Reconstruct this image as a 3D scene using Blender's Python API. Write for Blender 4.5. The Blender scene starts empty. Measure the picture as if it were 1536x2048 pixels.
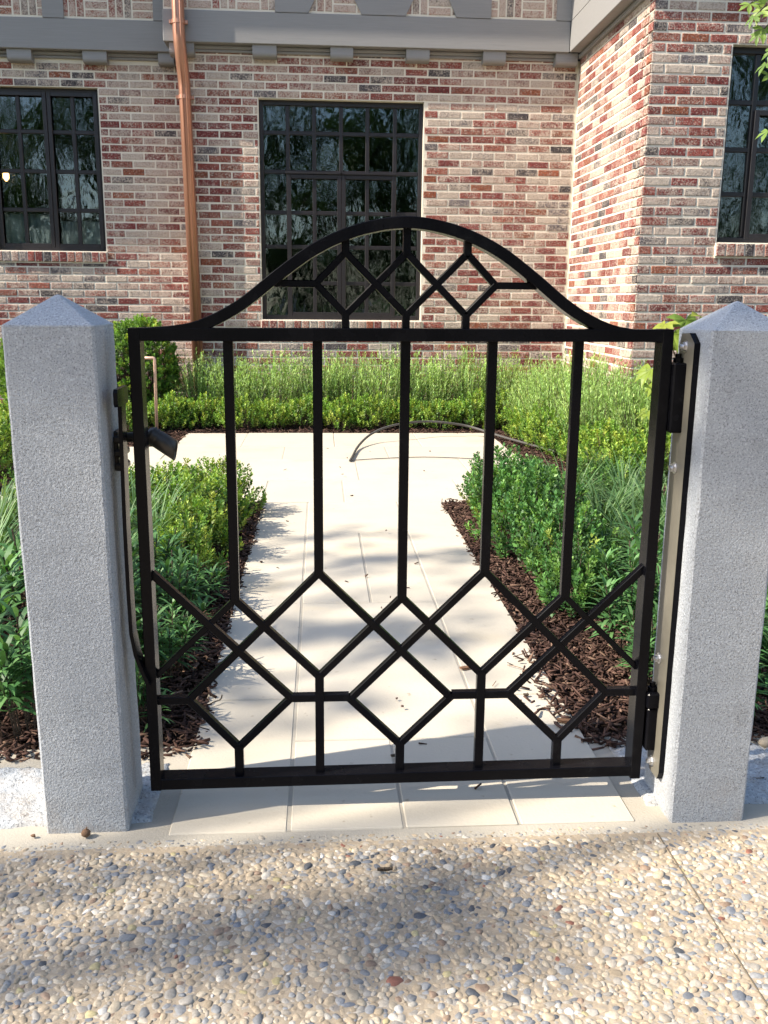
import bpy, bmesh, math, random
import numpy as np
from mathutils import Vector, Matrix, Quaternion

# ------------------------------------------------------------------ scene, camera, light
S = bpy.context.scene
COL = S.collection
R = random.Random(7)
NR = np.random.default_rng(11)

# camera solved from the vanishing points of the photograph (1536 x 2048), one unit = 1 m
CX, CY, VP, VD, EYE = 768.0, 1024.0, (640, 603), (690, 9200), np.array([0, 0, 1.0])
FPX = math.sqrt(-((VP[0]-CX)*(VD[0]-CX)+(VP[1]-CY)*(VD[1]-CY)))
_y = np.array([VP[0]-CX, VP[1]-CY, FPX]); _y /= np.linalg.norm(_y)
_z = -np.array([VD[0]-CX, VD[1]-CY, FPX]); _z /= np.linalg.norm(_z)
AX = np.array([np.cross(_y, _z), _y, _z])
if AX[0][0] < 0: AX[0] *= -1
cam = bpy.data.cameras.new('camera'); camo = bpy.data.objects.new('camera', cam); COL.objects.link(camo)
m = Matrix.Identity(4)
for i in range(3):
    m[i][0] = AX[i][0]; m[i][1] = -AX[i][1]; m[i][2] = -AX[i][2]; m[i][3] = EYE[i]
camo.matrix_world = m
cam.sensor_fit = 'VERTICAL'; cam.sensor_height = 24; cam.lens = FPX/2048*24
cam.clip_start = 0.05; cam.clip_end = 500
S.camera = camo
S.render.resolution_x, S.render.resolution_y = 768, 1024

SUN_AZ, SUN_EL = math.radians(14), math.radians(42)          # light travels to +X, a little to +Y
LD = Vector((math.cos(SUN_EL)*math.cos(SUN_AZ), math.cos(SUN_EL)*math.sin(SUN_AZ), -math.sin(SUN_EL)))
W = bpy.data.worlds.new('World'); S.world = W; W.use_nodes = True
wn = W.node_tree.nodes; bg = wn['Background']
sky = wn.new('ShaderNodeTexSky'); sky.sky_type = 'NISHITA'; sky.sun_disc = False
sky.sun_elevation = SUN_EL; sky.sun_rotation = math.atan2(-LD.x, -LD.y) % (2*math.pi)
sky.air_density = 1.0; sky.dust_density = 1.2; sky.ozone_density = 1.0
W.node_tree.links.new(sky.outputs[0], bg.inputs[0]); bg.inputs[1].default_value = 0.15
sl = bpy.data.lights.new('sun', 'SUN'); sl.energy = 4.8; sl.angle = math.radians(0.53); sl.color = (1.0, 0.91, 0.77)
so = bpy.data.objects.new('sun', sl); COL.objects.link(so)
so.rotation_euler = LD.to_track_quat('-Z', 'Y').to_euler(); so.location = (-8, -3, 12)
S.view_settings.view_transform = 'Standard'; S.view_settings.look = 'None'
S.view_settings.exposure = 0.98; S.view_settings.gamma = 1.0; S.view_settings.use_curve_mapping = False

def ray(x, y): return AX @ np.array([x-CX, y-CY, FPX])
def onY(x, y, Y): r = ray(x, y); return EYE + r*(Y/r[1])
def onX(x, y, X): r = ray(x, y); return EYE + r*(X/r[0])
def onZ(x, y, Z=0.0): r = ray(x, y); return EYE + r*((Z-1.0)/r[2])
def proj(p):
    c = AX.T @ (np.asarray(p, float)-EYE); return CX+FPX*c[0]/c[2], CY+FPX*c[1]/c[2], c[2]

# ------------------------------------------------------------------ materials
class NT:
    def __init__(s, name):
        s.m = bpy.data.materials.new(name); s.m.use_nodes = True
        s.t = s.m.node_tree; s.n = s.t.nodes; s.b = s.n['Principled BSDF']; s.out = s.n['Material Output']
    def new(s, k, **kw):
        x = s.n.new('ShaderNode'+k)
        for a, v in kw.items(): setattr(x, a, v)
        return x
    def link(s, a, b): s.t.links.new(a, b)
    def val(s, sock, v):
        if hasattr(v, 'is_output') or hasattr(v, 'links'): s.link(v, sock)
        elif isinstance(v, tuple): sock.default_value = (*v, 1.0)[:4] if len(sock.default_value) == 4 else v
        else: sock.default_value = v
    def pos(s, scale=(1, 1, 1), obj=False):
        g = s.new('NewGeometry').outputs['Position'] if not obj else s.new('TexCoord').outputs['Object']
        if scale == (1, 1, 1): return g
        mp = s.new('Mapping'); mp.inputs['Scale'].default_value = scale; s.link(g, mp.inputs[0]); return mp.outputs[0]
    def noise(s, scale, detail=3, rough=0.55, vec=None, dist=0.0):
        x = s.new('TexNoise'); x.inputs['Scale'].default_value = scale; x.inputs['Detail'].default_value = detail
        x.inputs['Roughness'].default_value = rough; x.inputs['Distortion'].default_value = dist
        s.link(vec or s.pos(), x.inputs['Vector']); return x.outputs['Fac']
    def voro(s, scale, feature='F1', out='Distance', vec=None):
        x = s.new('TexVoronoi', feature=feature); x.inputs['Scale'].default_value = scale
        s.link(vec or s.pos(), x.inputs['Vector']); return x.outputs[out]
    def ramp(s, fac, stops, interp='LINEAR'):
        x = s.new('ValToRGB'); x.color_ramp.interpolation = interp
        e = x.color_ramp.elements
        while len(e) > len(stops): e.remove(e[-1])
        while len(e) < len(stops): e.new(1.0)
        for i, (p, c) in enumerate(stops):
            e[i].position = p; e[i].color = (*c, 1) if isinstance(c, tuple) else (c, c, c, 1)
        s.link(fac, x.inputs[0]); return x.outputs[0]
    def math(s, op, a, b=0.0, c=None, clamp=False):
        x = s.new('Math', operation=op, use_clamp=clamp); s.val(x.inputs[0], a); s.val(x.inputs[1], b)
        if c is not None: s.val(x.inputs[2], c)
        return x.outputs[0]
    def mix(s, fac, a, b, blend='MIX'):
        x = s.new('MixRGB', blend_type=blend); s.val(x.inputs[0], fac); s.val(x.inputs[1], a); s.val(x.inputs[2], b); return x.outputs[0]
    def bump(s, h, strength=0.5, dist=0.01, normal=None):
        x = s.new('Bump'); x.inputs['Strength'].default_value = strength; x.inputs['Distance'].default_value = dist
        s.link(h, x.inputs['Height'])
        if normal: s.link(normal, x.inputs['Normal'])
        s.link(x.outputs[0], s.b.inputs['Normal']); return x.outputs[0]
    def done(s, col=None, rough=0.6, spec=0.4, metal=0.0):
        if col is not None: s.val(s.b.inputs['Base Color'], col)
        s.val(s.b.inputs['Roughness'], rough); s.b.inputs['Specular IOR Level'].default_value = spec
        s.b.inputs['Metallic'].default_value = metal; return s.m

def mat_brick(name, src):
    t = NT(name)
    if src == 'obj':
        o = t.new('ObjectInfo'); c, a = o.outputs['Color'], o.outputs['Alpha']
    else:
        o = t.new('Attribute', attribute_name='bc'); c, a = o.outputs['Color'], o.outputs['Alpha']
    blotch = t.noise(13, 4, 0.65); fine = t.noise(85, 3, 0.75); mid = t.noise(40, 3, 0.65)
    sm = t.math('ADD', t.math('MULTIPLY', blotch, 0.42), t.math('MULTIPLY', fine, 0.75))
    thr = t.math('SUBTRACT', 0.685, t.math('MULTIPLY', a, 0.36))
    big = t.math('ADD', t.noise(0.9, 3, 0.6), t.math('MULTIPLY', t.noise(3.2, 3, 0.6), 0.5))
    thr = t.math('SUBTRACT', thr, t.math('MULTIPLY', t.math('SUBTRACT', big, 0.75), 0.32))
    wash = t.math('MULTIPLY', t.math('SUBTRACT', sm, thr), 6.5, clamp=True)
    dark = t.math('MULTIPLY', t.math('SUBTRACT', t.noise(105, 2, 0.6), 0.53), 9.0, clamp=True)
    c1 = t.mix(t.math('MULTIPLY', mid, 0.75), c, t.mix(1.0, c, (0.5, 0.47, 0.5), 'MULTIPLY'))
    c1 = t.mix(t.math('MULTIPLY', dark, 0.72), c1, (0.05, 0.038, 0.036))
    wc = t.mix(t.noise(2.2, 3, 0.6), (0.48, 0.38, 0.31), (0.63, 0.54, 0.45))
    c2 = t.mix(t.math('MULTIPLY', wash, 0.82), c1, wc)
    pit = t.math('MULTIPLY', t.math('SUBTRACT', t.noise(72, 3, 0.75, t.pos((1, 1, 1.25))), 0.5), 7.0, clamp=True)
    c2 = t.mix(t.math('MULTIPLY', pit, 0.5), c2, t.mix(1.0, c2, (0.3, 0.25, 0.24), 'MULTIPLY'))
    gl = t.math('MULTIPLY', t.math('SUBTRACT', t.noise(90, 2, 0.7), 0.57), 9.0, clamp=True)
    c2 = t.mix(t.math('MULTIPLY', gl, 0.5), c2, (0.6, 0.54, 0.47))
    t.bump(t.math('ADD', t.math('MULTIPLY', fine, 0.7), mid), 0.75, 0.006)
    return t.done(c2, 0.9, 0.1)

def mat_mortar():
    t = NT('mortar')
    n = t.noise(60, 4, 0.7); n2 = t.noise(6, 3)
    c = t.mix(n, (0.66, 0.6, 0.5), (0.8, 0.74, 0.63)); c = t.mix(t.math('MULTIPLY', t.math('SUBTRACT', t.noise(1.1, 4, 0.65), 0.42), 2.2, clamp=True), c, (0.52, 0.46, 0.37)) if False else t.mix(t.math('MULTIPLY', n2, 0.3), c, (0.5, 0.45, 0.37))
    t.bump(n, 0.6, 0.006); return t.done(c, 0.95, 0.1)

def mat_granite(name, tint=(1, 1, 1), coarse=1.0):
    t = NT(name)
    n1 = t.noise(380/coarse, 2, 0.6); n2 = t.noise(260/coarse, 2, 0.5); n3 = t.noise(5, 4, 0.65)
    sp = t.math('MULTIPLY', t.math('SUBTRACT', n1, 0.555), 12.0, clamp=True)
    wh = t.math('MULTIPLY', t.math('SUBTRACT', n2, 0.52), 7.0, clamp=True)
    base = t.mix(wh, (0.37*tint[0], 0.38*tint[1], 0.395*tint[2]), (0.50*tint[0], 0.51*tint[1], 0.52*tint[2]))
    base = t.mix(t.math('MULTIPLY', sp, 0.62), base, (0.06, 0.062, 0.068))
    base = t.mix(t.math('MULTIPLY', n3, 0.22), base, (0.5, 0.47, 0.42))
    sx = t.new('SeparateXYZ'); t.link(t.pos(), sx.inputs[0])
    foot = t.math('MULTIPLY', t.math('MULTIPLY', t.math('SUBTRACT', 0.10, sx.outputs[2]), 9.0, clamp=True), t.math('MULTIPLY', t.math('SUBTRACT', t.noise(14, 4, 0.65), 0.45), 4.0, clamp=True))
    base = t.mix(t.math('MULTIPLY', foot, 0.45), base, (0.33, 0.24, 0.15))
    base = t.mix(t.math('MULTIPLY', t.math('SUBTRACT', t.noise(22, 5, 0.7, t.pos((1, 1, 0.35))), 0.60), 5.0, clamp=True), base, t.mix(1.0, base, (0.78, 0.77, 0.76), 'MULTIPLY'))
    x = t.noise(200/coarse, 3, 0.6); t.bump(t.math('ADD', x, t.math('MULTIPLY', t.noise(420, 2), 0.5)), 0.75, 0.003*coarse)
    return t.done(base, 0.8, 0.25)

def mat_limestone():
    t = NT('limestone'); o = t.new('ObjectInfo')
    n = t.noise(4.0, 5, 0.6); f = t.noise(120, 3, 0.6); v = t.noise(1.3, 3, 0.6, t.pos((1, 5, 1)))
    st = t.math('MULTIPLY', t.math('SUBTRACT', t.noise(2.1, 4, 0.65), 0.56), 4.5, clamp=True)
    c = t.mix(n, (0.48, 0.43, 0.345), (0.59, 0.545, 0.465)); c = t.mix(t.math('MULTIPLY', f, 0.25), c, (0.45, 0.4, 0.32))
    c = t.mix(t.math('MULTIPLY', v, 0.25), c, (0.58, 0.52, 0.41))
    c = t.mix(t.math('MULTIPLY', st, 0.46), c, (0.46, 0.36, 0.2))
    c = t.mix(t.math('MULTIPLY', o.outputs['Random'], 0.34), c, (0.46, 0.41, 0.33))
    spots = t.math('MULTIPLY', t.math('SUBTRACT', t.noise(38, 2, 0.5), 0.69), 12.0, clamp=True)
    c = t.mix(t.math('MULTIPLY', spots, 0.65), c, (0.3, 0.24, 0.17))
    t.bump(t.math('ADD', f, t.math('MULTIPLY', n, 0.5)), 0.25, 0.003); return t.done(c, 0.72, 0.3)

def mat_plain(name, col, rough=0.6, spec=0.4, metal=0.0, var=0.25, scale=20, bump=0.2, bd=0.003):
    t = NT(name); n = t.noise(scale, 4, 0.6)
    d = tuple(x*(1-var) for x in col); u = tuple(min(1, x*(1+var)) for x in col)
    if bump: t.bump(t.noise(scale*4, 3, 0.6), bump, bd)
    rr = t.math('ADD', rough-0.06, t.math('MULTIPLY', n, 0.12))
    return t.done(t.mix(n, d, u), rr, spec, metal)

def mat_attr(name, rough=0.6, spec=0.3, trans=0.0, fine=0.0, attr='bc', bump=0.0, bscale=200):
    t = NT(name); a = t.new('Attribute', attribute_name=attr).outputs['Color']; c = a
    if fine: c = t.mix(fine, a, t.mix(1.0, a, t.ramp(t.noise(260, 3, 0.7), [(0.3, 0.35), (0.7, 1.5)]), 'MULTIPLY'))
    if bump: t.bump(t.noise(bscale, 3), bump, 0.002)
    t.done(c, rough, spec)
    if trans:
        tr = t.new('BsdfTranslucent'); t.link(t.mix(1.0, c, (1.25, 1.25, 0.55), 'MULTIPLY'), tr.inputs[0])
        mx = t.new('MixShader'); mx.inputs[0].default_value = trans
        t.link(t.b.outputs[0], mx.inputs[1]); t.link(tr.outputs[0], mx.inputs[2]); t.link(mx.outputs[0], t.out.inputs[0])
    return t.m

def mat_obj(name, rough=0.6, spec=0.3, fine=0.4):
    t = NT(name); a = t.new('ObjectInfo').outputs['Color']
    c = t.mix(fine, a, t.mix(1.0, a, t.ramp(t.noise(200, 3, 0.7), [(0.3, 0.5), (0.7, 1.35)]), 'MULTIPLY'))
    t.bump(t.noise(300, 3), 0.15, 0.002); return t.done(c, rough, spec)

def mat_glass():
    t = NT('wavy_glass'); o = t.new('ObjectInfo')
    off = t.new('VectorMath', operation='SCALE'); cx = t.new('CombineXYZ'); t.link(o.outputs['Random'], cx.inputs[0]); t.link(o.outputs['Random'], cx.inputs[2])
    t.link(cx.outputs[0], off.inputs[0]); off.inputs['Scale'].default_value = 37.0
    ad = t.new('VectorMath', operation='ADD'); t.link(t.pos((1, 1, 0.55)), ad.inputs[0]); t.link(off.outputs[0], ad.inputs[1])
    n = t.math('ADD', t.noise(7, 2, 0.5, ad.outputs[0], 0.6), t.math('MULTIPLY', t.noise(26, 2, 0.5, ad.outputs[0], 0.4), 0.16))
    b = t.new('Bump'); b.inputs['Strength'].default_value = 0.14; b.inputs['Distance'].default_value = 0.02; t.link(n, b.inputs['Height'])
    gl = t.new('BsdfGlossy'); gl.inputs['Roughness'].default_value = 0.015; gl.inputs[0].default_value = (0.86, 0.92, 0.95, 1)
    t.link(b.outputs[0], gl.inputs['Normal'])
    tr = t.new('BsdfTransparent'); tr.inputs[0].default_value = (0.74, 0.79, 0.77, 1)
    fr = t.new('Fresnel'); fr.inputs[0].default_value = 1.7; t.link(b.outputs[0], fr.inputs['Normal'])
    f2 = t.math('MULTIPLY', fr.outputs[0], 1.25, clamp=True)
    mx = t.new('MixShader'); t.link(f2, mx.inputs[0]); t.link(tr.outputs[0], mx.inputs[1]); t.link(gl.outputs[0], mx.inputs[2])
    t.link(mx.outputs[0], t.out.inputs[0]); return t.m

def mat_driveway():
    t = NT('exposed_aggregate')
    d = t.voro(62, 'F1', 'Distance'); cc = t.voro(62, 'F1', 'Color')
    sep = t.new('SeparateColor'); t.link(cc, sep.inputs[0])
    st = t.ramp(sep.outputs[0], [(0, (0.2, 0.2, 0.2)), (0.3, (0.36, 0.3, 0.22)), (0.6, (0.46, 0.38, 0.27)), (0.85, (0.3, 0.3, 0.3)), (1, (0.5, 0.46, 0.4))])
    cem = t.mix(t.noise(220, 3, 0.7), (0.27, 0.215, 0.15), (0.45, 0.37, 0.275))
    k = t.math('MULTIPLY', t.math('SUBTRACT', 0.5, d), 5.0, clamp=True)
    c = t.mix(t.math('MULTIPLY', k, 0.6), cem, st)
    t.bump(t.math('SUBTRACT', t.math('MULTIPLY', t.noise(160, 3), 0.5), d), 0.5, 0.004)
    return t.done(c, 0.85, 0.2)

def mat_cement():
    t = NT('cement_grout'); n = t.noise(8, 4); f = t.noise(200, 3, 0.7)
    c = t.mix(n, (0.36, 0.325, 0.265), (0.5, 0.46, 0.39)); c = t.mix(t.math('MULTIPLY', f, 0.4), c, (0.3, 0.27, 0.22))
    t.bump(f, 0.4, 0.004); return t.done(c, 0.9, 0.15)

def mat_board():
    t = NT('grey_paint'); g = t.noise(9, 5, 0.65, t.pos((0.4, 6, 14))); n = t.noise(3, 3)
    fl = t.math('MULTIPLY', t.math('SUBTRACT', t.noise(45, 3, 0.7, t.pos((0.5, 1, 1.6))), 0.7), 12.0, clamp=True)
    c = t.mix(g, (0.215, 0.208, 0.205), (0.29, 0.283, 0.28)); c = t.mix(t.math('MULTIPLY', fl, 0.3), c, (0.48, 0.47, 0.46))
    t.bump(g, 0.35, 0.004); return t.done(c, 0.6, 0.35)

def mat_copper():
    t = NT('copper'); n = t.noise(7, 4, 0.6, t.pos((1, 1, 0.25))); f = t.noise(60, 3)
    c = t.mix(n, (0.42, 0.2, 0.135), (0.66, 0.35, 0.24)); c = t.mix(t.math('MULTIPLY', f, 0.25), c, (0.25, 0.13, 0.1))
    t.bump(f, 0.08, 0.002); return t.done(c, 0.42, 0.5, 0.75)

def mat_black():
    t = NT('black_paint'); n = t.noise(18, 3); f = t.noise(350, 2)
    du = t.math('MULTIPLY', t.math('SUBTRACT', t.noise(9, 5, 0.7), 0.57), 4.0, clamp=True)
    c = t.mix(t.math('MULTIPLY', du, 0.35), t.mix(n, (0.0025, 0.0026, 0.004), (0.005, 0.005, 0.0068)), (0.02, 0.02, 0.021))
    t.bump(f, 0.06, 0.001); return t.done(c, t.math('ADD', 0.2, t.math('MULTIPLY', n, 0.12)), 0.10)

M = dict(
    brick=mat_brick('brick_single', 'obj'), brickj=mat_brick('brick_joined', 'attr'), mortar=mat_mortar(),
    granite=mat_granite('granite', (.96, 1.0, 1.05)), sill=mat_granite('rough_granite', (1.1, 1.13, 1.14), 2.2), stone=mat_limestone(),
    cement=mat_cement(), drive=mat_driveway(), board=mat_board(), copper=mat_copper(), black=mat_black(),
    frame=mat_plain('dark_window_frame', (0.018, 0.015, 0.017), 0.35, 0.45, 0, 0.2, 12, 0.05),
    glass=mat_glass(), pebble=mat_attr('pebble', 0.55, 0.35, 0, 0.5), pebbleo=mat_obj('pebble_single', 0.55, 0.35, 0.5),
    leaf=mat_attr('leaf', 0.48, 0.32, 0.28), chip=mat_attr('bark_chip', 0.85, 0.15, 0, 0.5, bump=0.4),
    soil=mat_plain('dark_soil', (0.035, 0.022, 0.016), 0.95, 0.1, 0, 0.5, 40, 0.8, 0.02),
    bark=mat_plain('bark', (0.09, 0.07, 0.052), 0.9, 0.1, 0, 0.5, 14, 0.9, 0.02),
    steel=mat_plain('zinc_bolt', (0.62, 0.62, 0.63), 0.32, 0.5, 0.9, 0.1, 80, 0.05),
    bronze=mat_plain('dark_bronze', (0.04, 0.035, 0.03), 0.4, 0.5, 0.3, 0.3, 60, 0.05),
    hose=mat_plain('grey_hose', (0.08, 0.075, 0.07), 0.6, 0.3, 0, 0.2, 30, 0.1),
    wood=mat_plain('chip_wood', (0.22, 0.12, 0.07), 0.85, 0.1, 0, 0.4, 40, 0.4),
    acorn=mat_plain('acorn_shell', (0.16, 0.09, 0.05), 0.7, 0.3, 0, 0.4, 200, 0.5),
    grass=mat_plain('lawn', (0.05, 0.075, 0.025), 0.9, 0.1, 0, 0.4, 3, 0.6, 0.03),
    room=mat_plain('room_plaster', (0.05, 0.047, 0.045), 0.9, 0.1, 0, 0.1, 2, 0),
    linen=mat_plain('linen', (0.75, 0.74, 0.72), 0.9, 0.1, 0, 0.3, 6, 0.3, 0.01),
    wood2=mat_plain('room_wood', (0.13, 0.07, 0.04), 0.5, 0.4, 0, 0.3, 8, 0),
)
def mat_bulb():
    t = NT('warm_bulb'); t.b.inputs['Emission Color'].default_value = (1.0, 0.55, 0.2, 1); t.b.inputs['Emission Strength'].default_value = 6.0
    return t.done((0.8, 0.6, 0.4), 0.4)
M['bulb'] = mat_bulb()
M['tan_joint'] = mat_plain('joint_grit', (0.16, 0.135, 0.10), 0.95, 0.1, 0, 0.4, 60, 0.5)
M['lit_strap'] = mat_plain('lit_black_steel', (0.15, 0.138, 0.11), 0.35, 0.5, 0, 0.35, 14, 0.1)  # beige tone paints in the light that the black strap catches
M['palecopper'] = mat_plain('pale_copper', (0.56, 0.37, 0.28), 0.45, 0.5, 0.2, 0.2, 20, 0.1)

# ------------------------------------------------------------------ object helpers
def link(o): COL.objects.link(o); return o
def tag(o, label, cat, group=None):
    o['label'] = label; o['category'] = cat
    if group: o['group'] = group
    return o
def kind(o, k): o['kind'] = k; return o
def empty(name, loc, label, cat, group=None, rz=0.0):
    o = bpy.data.objects.new(name, None); o.empty_display_size = 0.1
    o.location = loc; o.rotation_euler.z = rz; link(o); return tag(o, label, cat, group)
def adopt(o, parent):
    if parent is None: return o
    o.parent = parent
    if parent.type == 'EMPTY': o.matrix_parent_inverse = Matrix.Translation(-Vector(parent.location))
    return o

class MB:
    """collects simple solids in world coordinates, then links them as one mesh object"""
    def __init__(s): s.v, s.f, s.c, s.smooth = [], [], [], False
    def add(s, vs, fs, col=None):
        o = len(s.v); s.v += [tuple(p) for p in vs]; s.f += [tuple(i+o for i in q) for q in fs]
        if col is not None: s.c += [tuple(col)]*len(vs)
        return s
    def box(s, x0, x1, y0, y1, z0, z1, b=0.0, col=None):
        if b <= 0:
            vs = [(x, y, z) for x in (x0, x1) for y in (y0, y1) for z in (z0, z1)]
            return s.add(vs, [(0, 1, 3, 2), (4, 6, 7, 5), (0, 4, 5, 1), (2, 3, 7, 6), (0, 2, 6, 4), (1, 5, 7, 3)], col)
        b = min(b, (x1-x0)*0.45, (y1-y0)*0.45, (z1-z0)*0.45)
        bm = bmesh.new(); bmesh.ops.create_cube(bm, size=1)
        for v in bm.verts:
            v.co = Vector(((x0+x1)/2+v.co.x*(x1-x0), (y0+y1)/2+v.co.y*(y1-y0), (z0+z1)/2+v.co.z*(z1-z0)))
        bmesh.ops.bevel(bm, geom=bm.edges[:], offset=b, segments=1, profile=0.5, affect='EDGES')
        return s.addbm(bm, col)
    def addbm(s, bm, col=None):
        bm.verts.index_update(); s.add([v.co[:] for v in bm.verts], [[v.index for v in f.verts] for f in bm.faces], col); bm.free(); return s
    def prism(s, pts, y0, y1, col=None):
        """polygon in XZ (list of (x,z)) extruded from y0 to y1"""
        n = len(pts); vs = [(x, y0, z) for x, z in pts]+[(x, y1, z) for x, z in pts]
        a = sum(pts[i][0]*pts[(i+1) % n][1]-pts[(i+1) % n][0]*pts[i][1] for i in range(n))
        fr, bk = list(range(n)), list(range(2*n-1, n-1, -1))
        sd = [(i, i+n, (i+1) % n+n, (i+1) % n) for i in range(n)]
        fs = [fr, bk]+sd
        if a < 0: fs = [list(reversed(q)) for q in fs]
        return s.add(vs, fs, col)
    def bar(s, a, b, w, y0, y1, c=0.0012):
        """square bar between 2D points a,b (x,z) with a small chamfer on the long edges"""
        dx, dz = b[0]-a[0], b[1]-a[1]; L = math.hypot(dx, dz); dx, dz = dx/L, dz/L; nx, nz = -dz, dx
        prof = [(-w/2+c, y0), (w/2-c, y0), (w/2, y0+c), (w/2, y1-c), (w/2-c, y1), (-w/2+c, y1), (-w/2, y1-c), (-w/2, y0+c)]
        vs = [(p[0]+nx*k, y, p[1]+nz*k) for p in (a, b) for k, y in prof]
        fs = [tuple(range(7, -1, -1)), tuple(range(8, 16))]+[(i, (i+1) % 8, (i+1) % 8+8, i+8) for i in range(8)]
        return s.add(vs, fs)
    def tube(s, pts, r, n=10, cap=True, col=None):
        pts = [Vector(p) for p in pts]; rs = r if isinstance(r, (list, tuple)) else [r]*len(pts); rings = []; up = None
        for i, p in enumerate(pts):
            d = (pts[min(i+1, len(pts)-1)]-pts[max(i-1, 0)]).normalized()
            if up is None: up = d.orthogonal().normalized()
            up = (up-d*up.dot(d)).normalized(); w = d.cross(up)
            rings.append([p+(up*math.cos(2*math.pi*k/n)+w*math.sin(2*math.pi*k/n))*rs[i] for k in range(n)])
        vs = [q for g in rings for q in g]
        fs = [(i*n+k, i*n+(k+1) % n, (i+1)*n+(k+1) % n, (i+1)*n+k) for i in range(len(pts)-1) for k in range(n)]
        if cap: fs += [tuple(range(n-1, -1, -1)), tuple(range((len(pts)-1)*n, len(pts)*n))]
        return s.add(vs, fs, col)
    def mesh(s, name, mat):
        me = bpy.data.meshes.new(name); me.from_pydata(s.v, [], s.f); me.materials.append(mat)
        if s.c and len(s.c) == len(s.v):
            at = me.attributes.new('bc', 'FLOAT_COLOR', 'POINT')
            at.data.foreach_set('color', np.array([(*c, 1.0)[:4] for c in s.c], np.float32).ravel())
        if s.smooth: me.polygons.foreach_set('use_smooth', [True]*len(me.polygons))
        me.update(); return me
    def build(s, name, mat, parent=None):
        o = bpy.data.objects.new(name, s.mesh(name, mat)); link(o); return adopt(o, parent)

def np_mesh(name, V, F, mat, colv=None, smooth=False):
    """V (n,3), F (m,k) arrays -> mesh, fast"""
    me = bpy.data.meshes.new(name); k = F.shape[1]
    me.vertices.add(len(V)); me.vertices.foreach_set('co', np.ascontiguousarray(V, np.float32).ravel())
    me.loops.add(F.size); me.loops.foreach_set('vertex_index', np.ascontiguousarray(F, np.int32).ravel())
    me.polygons.add(len(F)); me.polygons.foreach_set('loop_start', np.arange(0, F.size, k, dtype=np.int32))
    me.materials.append(mat)
    if colv is not None:
        at = me.attributes.new('bc', 'FLOAT_COLOR', 'POINT')
        c4 = np.ones((len(V), 4), np.float32); c4[:, :colv.shape[1]] = colv; at.data.foreach_set('color', c4.ravel())
    if smooth: me.polygons.foreach_set('use_smooth', np.ones(len(F), bool))
    me.update(calc_edges=True); me.validate(); return me
def mobj(name, me, parent=None, loc=None):
    o = bpy.data.objects.new(name, me); link(o)
    if loc is not None: o.location = loc
    return adopt(o, parent) if parent else o
def copy_thing(src, loc, rz, sc, label, group):
    """a copy of a thing whose parts are authored in its local space"""
    c = src.copy(); link(c); c.location = loc; c.rotation_euler.z = rz; c.scale = (sc, sc, sc); c['label'] = label; c['group'] = group
    for ch in src.children:
        d = ch.copy(); link(d); d.parent = c
    return c

ORD = ['first', 'second', 'third', 'fourth', 'fifth', 'sixth', 'seventh', 'eighth', 'ninth', 'tenth', 'eleventh', 'twelfth']

# ================================================================== GROUND
YP0, YP1, XP0, XP1 = 1.62, 4.64, -0.299, 0.622       # the stone path
PX0, PX1, PY1 = -1.03, 1.32, 7.2                      # the patio
def sheet(name, x0, x1, y0, y1, z, mat, nx=1, ny=1, amp=0.0, seed=0):
    xs, ys = np.linspace(x0, x1, nx+1), np.linspace(y0, y1, ny+1)
    g = np.random.default_rng(seed); X, Y = np.meshgrid(xs, ys); Z = np.full_like(X, z)
    if amp: Z += amp*(g.random(X.shape)-0.5)
    V = np.stack([X.ravel(), Y.ravel(), Z.ravel()], 1); i = np.arange((nx+1)*(ny+1)).reshape(ny+1, nx+1)
    F = np.stack([i[:-1, :-1].ravel(), i[:-1, 1:].ravel(), i[1:, 1:].ravel(), i[1:, :-1].ravel()], 1)
    return mobj(name, np_mesh(name, V, F, mat, smooth=amp > 0))
kind(sheet('ground', -150, 150, -150, 150, -0.09, M['grass']), 'structure')
drive = kind(MB().box(-9, 9, -9, 1.583, -0.08, -0.003).build('driveway', M['drive']), 'structure')
kind(MB().box(-9, 9, 1.584, 1.99, -0.08, -0.0036).build('footing', M['cement']), 'structure')
for n, a in (('soil_bed', (-6, XP0-0.004, 1.99, YP1)), ('soil_bed', (XP1+0.004, 6, 1.99, YP1)), ('soil_bed', (PX1+0.004, 6, YP1+.004, PY1)),
             ('soil_bed', (-6, PX0-0.004, 6.52, PY1)), ('soil_bed', (-6, -1.706, YP1+.004, 6.516)), ('soil_bed', (-6, 6, PY1+.004, 9.2))):
    kind(sheet(n, *a, -0.022, M['soil'], 60, 40, 0.02, 3), 'structure')

# stone path and patio: every paver is its own stone, over a bed of grout
def paver(x0, x1, y0, y1, parent):
    g = 0.0032; dz = R.uniform(-0.0012, 0.0012); j = lambda: R.uniform(-0.001, 0.001)
    o = MB().box(x0+g+j(), x1-g+j(), y0+g+j(), y1-g+j(), -0.05, dz, 0.0025).build('paver', M['stone'], parent); return o
path = kind(MB().box(XP0+.004, XP1-.004, YP0+.004, YP1-.004, -0.07, -0.0022).build('path', M['cement']), 'structure')
c0, c1, c2, c3 = XP0, -0.067, 0.387, XP1
for x0, x1, y0, y1 in ((c0, c1, YP0, 2.235), (c0, c1, 2.235, 3.57), (c0, c1, 3.57, YP1), (c1, 0.16, YP0, 2.0), (0.16, c2, YP0, 2.0),
                       (c1, c2, 2.0, 3.013), (c1, 0.168, 3.013, 3.995), (0.168, c2, 3.013, 3.995), (c1, c2, 3.995, YP1),
                       (c2, c3, YP0, 2.235), (c2, c3, 2.235, 3.62), (c2, c3, 3.62, YP1)):
    paver(x0, x1, y0, y1, path)
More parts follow.
